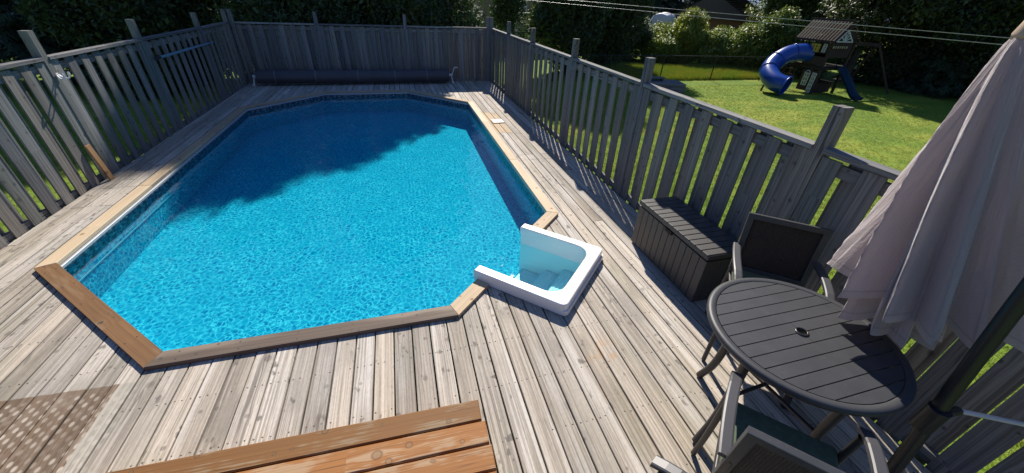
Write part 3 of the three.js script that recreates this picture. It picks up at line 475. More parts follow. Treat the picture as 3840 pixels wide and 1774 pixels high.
{
  const bl = (() => { const s = soup(); for (let i = 0; i < 7; i++) { const a = i * 0.9 + rr(0, 0.5), o = [rr(-0.03, 0.03), 0, rr(-0.03, 0.03)], h = rr(0.6, 1.1), d = [Math.cos(a) * 0.003, 0, Math.sin(a) * 0.003], e = rr(0.2, 0.6), t = [o[0] - Math.sin(a) * e * 0.05, 0.06 * h, o[2] + Math.cos(a) * e * 0.05]; s.tri([o[0] - d[0], 0, o[2] - d[2]], [o[0] + d[0], 0, o[2] + d[2]], t); } return s.build(); })();
  const bm = phys(lin(1, 1, 1), 0.7, { transmission: 0.5, thickness: 0, side: THREE.DoubleSide });
  const blades = (name, n, pick, hs, tint) => { const L = []; for (let i = 0; i < n; i++) { const [x, z] = pick(), f = rr(0.7, 1.3), d = fbm((x + 4) * 0.9 + 40, (z + 26) * 1.4 + 40), s = rr(...hs); L.push([x, GY, z, [1 + s * 0.3, s, 1 + s * 0.3], tint.map((c, k) => c * f * (k === 0 ? lerp(0.75, 1.5, d) : 1)), new THREE.Euler(rr(-0.15, 0.15), rr(0, 6.28), rr(-0.15, 0.15))]); } const im = scatter(name, scene, bl, bm, L); im.userData.label = undefined; delete im.userData.label; return im; };
  tag(blades('grass', 110000, () => { const a = rnd(); if (a < 0.6) return [3.1 + 9 * rnd() ** 1.3, -16 + 17 * rnd()]; if (a < 0.85) return [10 + 13 * rnd(), -17 + 13 * rnd()]; return [-4.3 - 7 * rnd() ** 1.2, -14 + 13 * rnd()]; }, [0.4, 0.85], [0.27, 0.37, 0.016]), 'short mown grass of the lawn on both sides of the fences', 'grass');
  tag(blades('tall_grass', 26000, () => [11 + 13 * rnd(), -18.4 - 4.2 * rnd()], [3.2, 6.0], [0.3, 0.4, 0.03]), 'tall unmown grass behind the wire fence', 'grass');
}

// ---------------------------------------------------------------- far buildings and things beyond the fences
{
  const sid = std(lin(0.4, 0.33, 0.24), 0.9), white = std(lin(0.75, 0.75, 0.73), 0.5), glass = phys(lin(0.05, 0.06, 0.07), 0.08, {}), shing = std(lin(0.07, 0.062, 0.06), 0.9);
  const h1 = thing('house', 'tan brick house glimpsed past the far corner post', 'house', [8.6, GY, -33], 0.25);
  const bt = tex(256, 256, (i, j, o) => { const row = Math.floor(j / 8), x = i + (row % 2) * 10, m = j % 8 < 1.5 || x % 20 < 1.5, h = 0.8 + 0.4 * vn(Math.floor(x / 20) * 3.1, row * 2.7); const c = m ? [0.4, 0.36, 0.3] : [0.36 * h, 0.27 * h, 0.18 * h]; o[0] = c[0]; o[1] = c[1]; o[2] = c[2]; o[3] = m ? 0.2 : 0.7; });
  bt.map.repeat.set(4, 3); bt.bumpMap.repeat.set(4, 3);
  mesh('wall', box(7, 4.6, 5, 0, 2.3, 0), new THREE.MeshStandardMaterial({ map: bt.map, bumpMap: bt.bumpMap, bumpScale: 0.01, roughness: 0.9 }), h1);
  { const s = soup(); s.quad([-3.9, 4.4, 2.9], [3.9, 4.4, 2.9], [3.9, 6.2, 0], [-3.9, 6.2, 0]); s.quad([-3.9, 6.2, 0], [3.9, 6.2, 0], [3.9, 4.4, -2.9], [-3.9, 4.4, -2.9]); s.tri([-3.9, 4.4, 2.9], [-3.9, 6.2, 0], [-3.9, 4.4, -2.9]); s.tri([3.9, 4.4, -2.9], [3.9, 6.2, 0], [3.9, 4.4, 2.9]); mesh('roof', s.build(), shing, h1); }
  for (const wx of [-0.05, 2.2]) { const w = mesh('window', box(1.1, 1.5, 0.08, wx, 2.9, 2.53), white, h1); mesh('pane', box(0.86, 0.58, 0.04, wx, 3.24, 2.57), glass, w); mesh('pane', box(0.86, 0.58, 0.04, wx, 2.56, 2.57), glass, w); }
  const st = thing('plank_stack', 'pale stacked planks standing by the tan house', 'plank stack', [8.35, GY, -27.2], 0.35);
  for (let i = 0; i < 15; i++) mesh('plank', box(rr(0.85, 1.0), 0.075, 0.5, rr(-0.06, 0.06) + i * 0.015, 1.0 + i * 0.115, 0), std(lin(0.5, 0.47, 0.42), 0.8), st);
  for (const sx of [-0.4, 0.4]) mesh('leg', box(0.09, 1.0, 0.4, sx, 0.5, 0), std(lin(0.3, 0.28, 0.25), 0.8), st);
  const h2 = thing('house', 'low house with a dark shingled roof behind the shrubs', 'house', [26.6, GY, -29.8], 0.55);
  mesh('wall', box(6, 2.7, 5, 0, 1.35, 0), std(lin(0.16, 0.09, 0.065), 0.9), h2);
  { const rf = mesh('roof', box(6.8, 0.12, 0.3, 0, 2.65, 3.05), shing, h2); for (let i = 0; i < 12; i++) { const a = mesh('shingle_row', box(6.8, 0.035, 0.36, 0, 2.74 + i * 0.135, 2.95 - i * 0.245), shing, rf); a.rotation.x = 0; } const s = soup(); s.quad([-3.4, 2.62, 3.1], [3.4, 2.62, 3.1], [3.4, 4.3, 0], [-3.4, 4.3, 0]); s.quad([-3.4, 4.3, 0], [3.4, 4.3, 0], [3.4, 2.62, -3.1], [-3.4, 2.62, -3.1]); s.tri([-3.4, 2.62, 3.1], [-3.4, 4.3, 0], [-3.4, 2.62, -3.1]); s.tri([3.4, 2.62, -3.1], [3.4, 4.3, 0], [3.4, 2.62, 3.1]); mesh('roof_deck', s.build(), shing, rf); }
  mesh('window', box(0.9, 1.2, 0.08, -1.6, 1.6, 2.53), white, h2); mesh('corner_post', box(0.14, 2.6, 0.14, -2.95, 1.3, 2.58), white, h2);
  const tp = thing('covered_trailer', 'trailer under a white tarp behind the yellow green shrub', 'trailer', [19.1, GY, -27.2], 0.6);
  { // a draped tarp: bowed top, sides hanging to the wheels
    const nx = 24, nz = 10, P = [], Ix = []; for (let j = 0; j <= nz; j++) for (let i = 0; i <= nx; i++) { const u = i / nx * 2 - 1, v = j / nz * 2 - 1, e = Math.pow(Math.max(Math.abs(u) ** 6, Math.abs(v) ** 4), 1), y = 2.98 - 0.25 * Math.abs(v) ** 1.5 - 0.16 * Math.abs(u) ** 2 - 1.5 * sst(0.72, 1, Math.max(Math.abs(v), Math.abs(u) * 0.95)) + 0.03 * Math.sin(u * 14) - 0.05 * Math.abs(Math.sin(u * 5)); P.push(u * 1.05 * (1 + 0.02 * e), y, v * 0.85); } for (let j = 0; j < nz; j++) for (let i = 0; i < nx; i++) { const a = j * (nx + 1) + i; Ix.push(a, a + nx + 1, a + 1, a + 1, a + nx + 1, a + nx + 2); }
    const g = new THREE.BufferGeometry(); g.setAttribute('position', new THREE.Float32BufferAttribute(P, 3)); g.setIndex(Ix); g.computeVertexNormals(); mesh('tarp', g, std(lin(0.7, 0.7, 0.72), 0.55, { side: THREE.DoubleSide }), tp);
  }
  mesh('trailer_bed', box(1.9, 0.9, 1.4, 0, 1.0, 0), std(lin(0.1, 0.09, 0.12), 0.7), tp);
  for (const sx of [-0.5, 0.5]) mesh('wheel', new THREE.CylinderGeometry(0.32, 0.32, 0.2, 24).rotateX(Math.PI / 2).translate(sx, 0.33, 0.75), std(lin(0.02, 0.02, 0.02), 0.8), tp);
}
{ // wire fence
  const g = thing('wire_fence', 'black chain-link fence across the back of the lawn', 'fence', [4, GY, -18.5]), m = std(lin(0.025, 0.028, 0.028), 0.5, { metalness: 0.3 });
  const zAt = (x) => -0.05 + (x > 10.6 ? (x - 10.6) * 0.10 : 0), X1 = 19;
  for (let x = 0.3; x <= X1; x += 3.1) mesh('post', bar([x, 0, zAt(x)], [x, 1.25, zAt(x)], 0.03), m, g);
  for (let x = 0.3; x < X1 - 3; x += 3.1) mesh('top_rail', bar([x, 1.21, zAt(x)], [x + 3.1, 1.21, zAt(x + 3.1)], 0.02), m, g);
  const s = soup(), r = 0.0035, wire = (a, b) => { s.quad([a[0] - r, a[1], a[2]], [b[0] - r, b[1], b[2]], [b[0] + r, b[1], b[2]], [a[0] + r, a[1], a[2]]); };
  for (let x = -1; x < X1; x += 0.075) for (const d of [-1, 1]) { let xa = x, ya = 0.03, xb = x + d * 1.15, yb = 1.18; if (Math.min(xa, xb) < 0.3 || Math.max(xa, xb) > 18.9) continue; wire([xa, ya, zAt(xa)], [xb, yb, zAt(xb)]); }
  const w = mesh('wire_mesh', s.build(), m, g); w.userData.kind = 'stuff';
}
{ // low wooden platform on the lawn
  const g = thing('garden_platform', 'low weathered wooden platform on the lawn in front of the wire fence', 'platform', [12.0, GY, -16.0], -0.25);
  for (let i = 0; i < 8; i++) { const b = mesh('plank', railGeo(1.7, 0.035, 0.135, i), fenceMats[i % 5], g); b.position.set(0, 0.4, -0.5 + i * 0.145); }
  for (const sz of [-0.55, 0.55]) mesh('side_board', railGeo(1.66, 0.3, 0.035, 3), fenceMats[1], g).position.set(0, 0.23, sz);
  for (const sx of [-0.83, 0.83]) mesh('side_board', box(0.035, 0.3, 1.06, sx, 0.23, 0), fenceMats[2], g);
  for (let i = 0; i < 3; i++) mesh('plank', railGeo(1.0, 0.035, 0.135, i + 4), fenceMats[(i + 2) % 5], g).position.set(-0.4, 0.53, -0.45 + i * 0.145);
  for (const sx of [-0.8, 0]) mesh('bearer', box(0.06, 0.1, 0.42, sx, 0.466, -0.31), fenceMats[0], g);
}
{ // clothesline: two wires between the dark tree and a post
  const m = std(lin(0.4, 0.41, 0.4), 0.45, { metalness: 0.3 });
  const A1 = [1.6, 2.58, -18.2], A2 = [1.6, 2.48, -18.2], B1 = [16.2, 1.93, -3.6], B2 = [16.2, 1.78, -3.6];
  const sag = (a, b) => { const p = []; for (let i = 0; i <= 12; i++) { const t = i / 12; p.push([lerp(a[0], b[0], t), lerp(a[1], b[1], t) - 0.06 * t * (1 - t), lerp(a[2], b[2], t)]); } return p; };
  tag(mesh('clothesline_wire', tube(sag(A1, B1), 0.006, 40, 6), m, scene), 'upper of the two thin wires strung over the lawn', 'wire', 'clothesline wires');
  tag(mesh('clothesline_wire_001', tube(sag(A2, B2), 0.006, 40, 6), m, scene), 'lower of the two thin wires strung over the lawn', 'wire', 'clothesline wires');
  const p = thing('clothesline_post', 'wooden post holding the ends of the two wires', 'post', [16.25, GY, -3.55]); mesh('post_shaft', new THREE.CylinderGeometry(0.07, 0.085, 3.5, 14).translate(0, 1.75, 0), wood(fenceTex, lin(0.9, 0.85, 0.8)), p);
  for (const y of [3.03, 2.88]) mesh('pulley', new THREE.CylinderGeometry(0.05, 0.05, 0.03, 16).rotateX(Math.PI / 2).translate(-0.05, y, 0.0), m, p);
}

// ---------------------------------------------------------------- play tower with slides and swing beam
{
  const g = thing('play_tower', 'dark wooden play tower with blue tube slide, green slide and swing beam', 'playset', [19.55, GY, -14.6]);
  const wd = wood(fenceTex, lin(0.3, 0.2, 0.16)), wd2 = wood(fenceTex, lin(0.14, 0.095, 0.075)), blue = phys(lin(0.006, 0.055, 0.33), 0.3, { clearcoat: 0.4, side: THREE.DoubleSide }), teal = phys(lin(0.008, 0.035, 0.07), 0.4, { side: THREE.DoubleSide }), wh = std(lin(0.66, 0.67, 0.66), 0.5), yel = std(lin(0.55, 0.42, 0.06), 0.5), dk = std(lin(0.03, 0.03, 0.03), 0.7);
  // local axes: x into the tower, z negative along the near face; floor 1.27 above the lawn
  const W = 1.5, D = 1.62;
  for (const [x, z] of [[0.05, -0.05], [W - 0.05, -0.05], [0.05, -D + 0.05], [W - 0.05, -D + 0.05]]) mesh('post', box(0.1, 2.45, 0.1, x, 1.225, z), wd, g);
  for (let i = 0; i < 10; i++) mesh('floor_board', box(W, 0.03, 0.145, W / 2, 1.26, -0.09 - i * 0.16), wd2, g);
  for (const y of [1.16, 2.38]) { mesh('beam', box(0.06, 0.12, D, 0.0, y, -D / 2), wd2, g); mesh('beam', box(W, 0.12, 0.06, W / 2, y, 0.0), wd2, g); mesh('beam', box(W, 0.12, 0.06, W / 2, y, -D), wd2, g); mesh('beam', box(0.06, 0.12, D, W, y, -D / 2), wd2, g); }
  // near face: boarded upper and lower panels
  for (let i = 0; i < 7; i++) mesh('wall_board', box(0.025, 0.5, 0.14, 0.02, 1.53, -0.17 - i * 0.148), wd, g);
  for (let i = 0; i < 6; i++) mesh('wall_board', box(0.025, 0.92, 0.13, 0.02, 0.56, -0.12 - i * 0.14), wd, g);
  for (let i = 0; i < 3; i++) mesh('wall_board', box(0.025, 0.14, 1.1, 0.02, 1.72 + i * 0.16, -0.65), wd, g);
  for (let i = 0; i < 8; i++) mesh('wall_board', box(0.14, 0.62, 0.025, 0.16 + i * 0.152, 1.95, -0.02), wd, g);
  // game panels and little windows
  const tic = mesh('game_panel', box(0.03, 0.36, 0.5, -0.03, 2.0, -0.69), wd2, g);
  for (let r = 0; r < 3; r++) for (let c = 0; c < 3; c++) mesh('game_block', new THREE.CylinderGeometry(0.066, 0.066, 0.13, 8).rotateZ(Math.PI / 2).translate(-0.06, 2.0 + (r - 1) * 0.118, -0.69 + (c - 1) * 0.155), yel, tic);
  const frameWin = (name, y0, y1, z0, z1, rows, cols, arch) => {
    const f = mesh(name, box(0.02, y1 - y0, 0.03, -0.03, (y0 + y1) / 2, z0 + 0.015), wh, g);
    mesh('frame', box(0.02, y1 - y0, 0.03, -0.03, (y0 + y1) / 2, z1 - 0.015), wh, f);
    for (let r = 0; r <= rows; r++) mesh('frame', box(0.021, 0.03, z1 - z0, -0.031, lerp(y0 + 0.015, y1 - 0.015, r / rows), (z0 + z1) / 2), wh, f);
    for (let c = 1; c < cols; c++) mesh('frame', box(0.022, y1 - y0, 0.022, -0.032, (y0 + y1) / 2, lerp(z0, z1, c / cols)), wh, f);
    if (arch) mesh('frame', new THREE.TorusGeometry((z1 - z0) / 2 - 0.015, 0.016, 6, 16, Math.PI).rotateY(Math.PI / 2).translate(-0.031, y1 - 0.02, (z0 + z1) / 2), wh, f);
    mesh('pane', box(0.008, y1 - y0 - 0.02, z1 - z0 - 0.02, -0.018, (y0 + y1) / 2, (z0 + z1) / 2), std(lin(0.16, 0.24, 0.09), 0.3), f);
  };
  frameWin('window', 0.33, 0.9, -0.7, -0.42, 3, 2, true);
  frameWin('window', 0.05, 0.95, -0.3, -0.08, 5, 2, false);
  frameWin('ladder_panel', 1.84, 2.2, -0.36, -0.18, 4, 1, false);
  // gable with a sunburst on the side face
  { const tri = (z, a) => { const s = soup(); for (const q of a) s.tri(...q.map(p => [p[0], p[1], z])); return s.build(); };
    const P0 = [0.12, 2.32], P1 = [1.1, 2.32], PT = [0.55, 2.78], f = mesh('gable_trim', beam([P0[0], P0[1], 0.05], [P1[0], P1[1], 0.05], 0.045, 0.045), wh, g);
    mesh('bar', beam([...P0, 0.05], [...PT, 0.05], 0.04, 0.045), wh, f); mesh('bar', beam([...P1, 0.05], [...PT, 0.05], 0.04, 0.045), wh, f);
    for (const t of [0.2, 0.35, 0.5, 0.65, 0.8]) { const e = t < 0.45 ? [lerp(P0[0], PT[0], t / 0.45), lerp(P0[1], PT[1], t / 0.45)] : [lerp(PT[0], P1[0], (t - 0.45) / 0.55), lerp(PT[1], P1[1], (t - 0.45) / 0.55)]; mesh('bar', beam([0.58, 2.33, 0.05], [e[0], e[1], 0.05], 0.03, 0.035), wh, f); }
    mesh('gable_board', tri(0.01, [[[-0.1, 2.3], [1.6, 2.3], [0.6, 3.08]]]), wd, g).material.side = THREE.DoubleSide; }
  { const p = mesh('name_board', box(0.95, 0.13, 0.03, 0.5, 2.09, 0.02), wd2, g); for (let i = 0; i < 7; i++) mesh('slat', box(i % 2 ? 0.05 : 0.08, 0.1, 0.02, 0.1 + i * 0.135, 2.09, 0.045), std(lin(0.42, 0.37, 0.22), 0.6), p); }
  // roof: open slats on the near slope, boards on the far one
  const rf = mesh('roof_ridge', box(0.09, 0.09, 2.2, 0.6, 3.16, -0.95), wd, g);
  for (let i = 0; i < 13; i++) mesh('roof_slat', beam([-0.14, 2.3, 0.05 - i * 0.155], [0.58, 3.16, 0.05 - i * 0.155], i < 7 ? 0.09 : 0.11, 0.025), wd2, rf);
  for (let i = 0; i < 8; i++) mesh('roof_slat', beam([0.64 + i * 0.125, 3.13 - i * 0.112, 0.1], [0.64 + i * 0.125, 3.13 - i * 0.112, -1.95], 0.13, 0.03), wd2, rf);
  mesh('roof_rail', box(0.05, 0.09, 2.0, -0.12, 2.31, -0.85), wd, rf);
  // tube slide
  const tp = [[0.15, 1.72, -0.98], [-0.3, 1.72, -1.2], [-0.85, 1.6, -1.35], [-1.4, 1.3, -1.35], [-1.85, 1.0, -1.15], [-2.12, 0.75, -0.75], [-2.2, 0.56, -0.25], [-2.02, 0.46, 0.2]];
  mesh('tube_slide', tube(tp, 0.4, 60, 28), blue, g);
  for (const t of [0.2, 0.42, 0.62]) { const cv = new THREE.CatmullRomCurve3(tp.map(p => V(...p))), a = cv.getPointAt(t), d = cv.getTangentAt(t); mesh('tube_joint', new THREE.TorusGeometry(0.41, 0.028, 8, 32).applyQuaternion(new THREE.Quaternion().setFromUnitVectors(V(0, 0, 1), d)).translate(a.x, a.y, a.z), blue, g); }
  { const cv = new THREE.CatmullRomCurve3(tp.map(p => V(...p))), a = cv.getPointAt(1), d = cv.getTangentAt(1); mesh('tube_mouth', new THREE.TorusGeometry(0.42, 0.04, 8, 32).applyQuaternion(new THREE.Quaternion().setFromUnitVectors(V(0, 0, 1), d)).translate(a.x, a.y, a.z), blue, g); }
  mesh('slide_support', bar([-2.1, 0, -0.95], [-2.05, 0.7, -0.9], 0.045), wd, g);
  // open slide
  { const s = soup(), N = 16, pr = (t) => [1.36 * t - 0.0, lerp(1.27, 0.06, sst(-0.15, 1.0, t) * 1.02 - 0.02 + 0.03 * Math.sin(t * 9))]; for (let i = 0; i < N; i++) { const a = pr(i / N), b = pr((i + 1) / N), z0 = 0.06 + a[0] * 1.15, z1 = 0.06 + b[0] * 1.15, sec = [[0.72, 0.14], [0.76, 0], [1.2, 0], [1.24, 0.14]]; for (let k = 0; k < 3; k++) s.quad([sec[k][0], a[1] + sec[k][1], z0], [sec[k][0], b[1] + sec[k][1], z1], [sec[k + 1][0], b[1] + sec[k + 1][1], z1], [sec[k + 1][0], a[1] + sec[k + 1][1], z0]); } mesh('open_slide', s.build(), teal, g); }
  // ladder at the back, side bench, swing beam with its frame
  const ld = mesh('ladder', beam([-0.5, 0, -0.98], [0.1, 1.2, -1.35], 0.06, 0.09), wd, g); mesh('ladder_rail', beam([-0.75, 0, -1.4], [-0.15, 1.2, -1.75], 0.06, 0.09), wd, ld);
  for (let i = 1; i < 5; i++) { const t = i / 5; mesh('rung', beam([lerp(-0.5, 0.1, t), 1.2 * t, lerp(-0.98, -1.35, t)], [lerp(-0.75, -0.15, t), 1.2 * t, lerp(-1.4, -1.75, t)], 0.05, 0.05), wd, ld); }
  mesh('bench_top', box(1.2, 0.05, 0.7, 0.8, 0.5, -0.5), wd2, g); mesh('bench_side', box(1.1, 0.42, 0.05, 0.8, 0.25, -0.2), wd, g);
  mesh('swing_beam', beam([1.4, 2.2, -0.7], [4.2, 2.15, -0.7], 0.1, 0.15), wd, g);
  for (const sz of [-1, 1]) mesh('swing_leg', beam([4.05, 2.15, -0.7 + sz * 0.05], [4.7, 0, -0.7 + sz * 1.15], 0.09, 0.09), wd, g);
  for (const x of [2.3, 3.2]) { const sw = mesh('swing_seat', box(0.42, 0.03, 0.16, x, 0.55, -0.7), dk, g); for (const d of [-0.2, 0.2]) mesh('swing_chain', bar([x + d, 0.56, -0.7], [x + d, 2.1, -0.7], 0.008, 5), dk, sw); }
}

// ---------------------------------------------------------------- things on the deck
const dust = tex(512, 512, (i, j, o) => { const u = i / 512, v = j / 512, m = fbm(u * 9, v * 9), sp = sst(0.72, 0.8, vn(u * 70, v * 70)) * sst(0.5, 0.7, vn(u * 11 + 5, v * 11)), scr = (1 - sst(0.004, 0.012, Math.abs(vn(u * 26 + v * 9, v * 3 - u * 2) - 0.5))) * sst(0.6, 0.75, vn(u * 8 + 50, v * 8 + 20)), c = clamp(0.62 + 0.22 * m + 0.14 * sp + 0.2 * scr); o[0] = c; o[1] = c * 0.99; o[2] = c * 0.97; o[3] = m; }, { bump: false });
dust.map.repeat.set(1.6, 1.6);
{ // roll of pool cover on its reel
  const g = thing('cover_reel', 'long dark roll of pool cover on a white reel along the far fence', 'cover reel', [-1.13, 0, -12.72]), wh = std(lin(0.72, 0.72, 0.72), 0.4);
  const bub = tex(256, 256, (i, j, o) => { const a = (i % 16) - 8, b = (j % 16) - 8, d = Math.hypot(a, b) / 8, n = 0.8 + 0.4 * vn(i / 20, j / 60); o[0] = 0.075 * n; o[1] = 0.07 * n; o[2] = 0.078 * n; o[3] = d < 0.8 ? 1 - d * d : 0.3; });
  bub.map.repeat.set(40, 6); bub.bumpMap.repeat.set(40, 6);
  const roll = new THREE.CylinderGeometry(0.175, 0.175, 5.35, 40, 60, false), p = roll.attributes.position; for (let i = 0; i < p.count; i++) { const y = p.getY(i), a = Math.atan2(p.getZ(i), p.getX(i)), k = 1 + 0.05 * (vn(y * 1.2 + 30, 4) - 0.5) + 0.02 * Math.sin(a * 3 + y); p.setX(i, p.getX(i) * k); p.setZ(i, p.getZ(i) * k); } roll.computeVertexNormals();
  const rotx = roll.rotateZ(Math.PI / 2).translate(0, 0.225, 0); mesh('cover_roll', rotx, new THREE.MeshStandardMaterial({ map: bub.map, bumpMap: bub.bumpMap, bumpScale: 0.004, roughness: 0.45 }), g);
  for (const x of [-2.2, -1.15, 0.0, 1.05, 2.0]) mesh('strap', new THREE.CylinderGeometry(0.184, 0.184, 0.04, 32, 1, true).rotateZ(Math.PI / 2).translate(x, 0.225, 0), std(lin(0.13, 0.13, 0.15), 0.5, { side: THREE.DoubleSide }), g);
  for (const sx of [-1, 1]) { const b = mesh('bracket', bar([sx * 2.76, 0.24, 0], [sx * 2.8, 0.02, 0.06], 0.022), wh, g); mesh('foot', rbox(0.07, 0.05, 0.09, 0.012, sx * 2.8, 0.03, 0.06), wh, b); mesh('hub', new THREE.CylinderGeometry(0.04, 0.04, 0.12, 18).rotateZ(Math.PI / 2).translate(sx * 2.73, 0.24, 0), wh, b); }
  const c = mesh('crank', bar([2.79, 0.24, 0], [2.86, 0.46, 0.02], 0.014), wh, g); mesh('grip', bar([2.86, 0.46, 0.02], [2.97, 0.46, 0.02], 0.018), wh, c);
}
{ // hook on the pale fence, pole, leaning offcut
  const wh = phys(lin(0.75, 0.76, 0.77), 0.3, {});
  const g = thing('pole_hook', 'white plastic pole hook screwed to a post of the pale fence', 'hook', [-4.155, 1.33, -6.42]); g.scale.setScalar(0.78);
  mesh('plate', rbox(0.012, 0.1, 0.05, 0.004, 0.008, 0, 0), wh, g);
  for (const z of [-0.015, 0.02]) mesh('prong', tube([[0.01, 0.02, z], [0.06, -0.02, z + (z > 0 ? 0.05 : 0)], [0.12, -0.03, z + (z > 0 ? 0.09 : 0)], [0.16, 0.02, z + (z > 0 ? 0.1 : 0)], [0.15, 0.07, z + (z > 0 ? 0.1 : 0)]], 0.012, 20, 8), wh, g);
  const pl = thing('cleaning_pole', 'light blue telescopic pole hung level on the pale fence', 'pole', [-4.1, 1.235, -10.05]), bl = phys(lin(0.2, 0.4, 0.55), 0.3, { metalness: 0.3 });
  mesh('outer_tube', new THREE.CylinderGeometry(0.022, 0.022, 1.5, 18).rotateX(Math.PI / 2).translate(0, 0, 0.5), bl, pl); mesh('inner_tube', new THREE.CylinderGeometry(0.018, 0.018, 1.05, 18).rotateX(Math.PI / 2).translate(0, 0, -0.77), bl, pl); mesh('end_grip', new THREE.CylinderGeometry(0.026, 0.026, 0.14, 18).rotateX(Math.PI / 2).translate(0, 0, 1.3), std(lin(0.03, 0.03, 0.035), 0.6), pl);
  for (const z of [1.24, -1.1]) { const h = thing('pole_bracket', z > 0 ? 'dark bracket holding the thicker end of the blue pole' : 'dark bracket holding the thin end of the blue pole', 'bracket', [-4.15, 1.235, -10.05 + z], 0, 'brackets of the blue pole'); mesh('clip', new THREE.TorusGeometry(0.03, 0.008, 8, 20, 4.2).rotateY(0).translate(0.05, 0, 0), std(lin(0.03, 0.03, 0.03), 0.6), h); mesh('arm', box(0.05, 0.02, 0.02, 0.0, -0.02, 0), std(lin(0.03, 0.03, 0.03), 0.6), h); }
  const o = fenceBoard(0.085, 0.5, 0.02, 3); const off = thing('leaning_offcut', 'short tan offcut of board leaning on the pale fence', 'board', [-4.1, 0, -6.22], 0); const ob = mesh('board_face', o, wood(newTex, lin(0.62, 0.45, 0.3), 0.001), off); ob.rotation.order = 'YXZ'; ob.rotation.y = Math.PI / 2; ob.rotation.x = -0.12; ob.position.set(-0.01, 0.25, 0);
}
{ // skimmer lid
  const g = thing('skimmer_lid', 'square cream skimmer lid on new tan planks beside the pool', 'lid', [2.06, 0.004, -8.27], 0.02), m = std(lin(0.68, 0.63, 0.52), 0.5);
  mesh('plate', rbox(0.26, 0.018, 0.27, 0.008, 0, 0.009, 0), m, g); for (const [x, z] of [[-0.03, 0], [0.03, 0]]) mesh('finger_hole', new THREE.CylinderGeometry(0.01, 0.01, 0.004, 12).translate(x, 0.0185, z - 0.05), std(lin(0.05, 0.05, 0.05), 0.8), g);
}
{ // orange platform step at the near side
  const g = thing('wooden_step', 'orange stained wooden step with peeling boards below the viewer', 'step', [0.262, 0, -1.452], -0.0315);
  const m = wood(orangeTex, lin(0.76, 0.76, 0.7), 0.0012, 0.7), mb = wood(orangeTex, lin(0.5, 0.54, 0.5), 0.0012, 0.7), H = 0.185;
  for (let i = 0; i < 5; i++) { const x1 = [0, 0.02, 0.03, 0.03, 0.03][i], z0 = 0.003 + i * 0.151, z1 = z0 + 0.139, col = [0, 2, 4, 1, 3][i]; mesh('tread_board', slab([[-3.2, z0], [x1, z0], [x1, z1], [-3.2, z1]], H - 0.036, H, (x, z, d) => [(col + clamp((z - z0 - d) / 0.139, 0.02, 0.98)) / 6, x / 2.6 + 0.3 * i], 0.005), i ? m : mb, g); }
  const gm = wood(fenceTex, lin(1.3, 1.25, 1.2)); mesh('stringer', box(0.036, H - 0.042, 0.7, -0.03, (H - 0.04) / 2, 0.38), gm, g); mesh('stringer', box(0.036, H - 0.042, 0.7, -1.6, (H - 0.04) / 2, 0.38), gm, g); mesh('stringer', box(0.036, H - 0.042, 0.7, -3.1, (H - 0.04) / 2, 0.38), gm, g); mesh('riser', box(3.0, H - 0.05, 0.03, -1.6, (H - 0.05) / 2, 0.02), wood(orangeTex, lin(0.8, 0.8, 0.8)), g);
}
{ // storage box
  const g = thing('storage_box', 'charcoal plastic deck box against the lawn fence', 'storage box', [2.667, 0, -2.615]), m = phys(lin(0.078, 0.075, 0.076), 0.5, { map: dust.map }), m2 = m;
  const W = 0.44, L = 1.09, H = 0.5;
  mesh('body', box(W - 0.03, H, L - 0.03, 0, H / 2 + 0.004, 0), m2, g);
  for (let i = 0; i < 12; i++) mesh('front_panel', rbox(0.016, H - 0.03, L / 12 - 0.006, 0.004, -W / 2 + 0.01, H / 2, -L / 2 + L / 12 * (i + 0.5), 1), m, g);
  for (let i = 0; i < 5; i++) for (const s of [-1, 1]) mesh('end_panel', rbox(W / 5 - 0.006, H - 0.03, 0.016, 0.004, -W / 2 + W / 5 * (i + 0.5), H / 2, s * (L / 2 - 0.008), 1), m, g);
  const lid = mesh('lid', rbox(W + 0.02, 0.05, L + 0.02, 0.012, 0, H + 0.028, 0), m2, g);
  for (let i = 0; i < 13; i++) mesh('lid_slat', rbox(W + 0.024, 0.02, (L + 0.01) / 13 - 0.007, 0.006, 0, H + 0.05, -L / 2 + (L + 0.0) / 13 * (i + 0.5), 2), m, lid);
  mesh('latch_recess', box(0.02, 0.035, 0.11, -W / 2 - 0.004, H - 0.02, 0.0), std(lin(0.008, 0.008, 0.008), 0.8), g);
}
const armMat = phys(lin(0.07, 0.069, 0.075), 0.45, { metalness: 0.1 }), metalDark = phys(lin(0.04, 0.038, 0.04), 0.42, { metalness: 0.2 }), metalTop = phys(lin(0.066, 0.069, 0.078), 0.5, { map: dust.map, metalness: 0.1 });
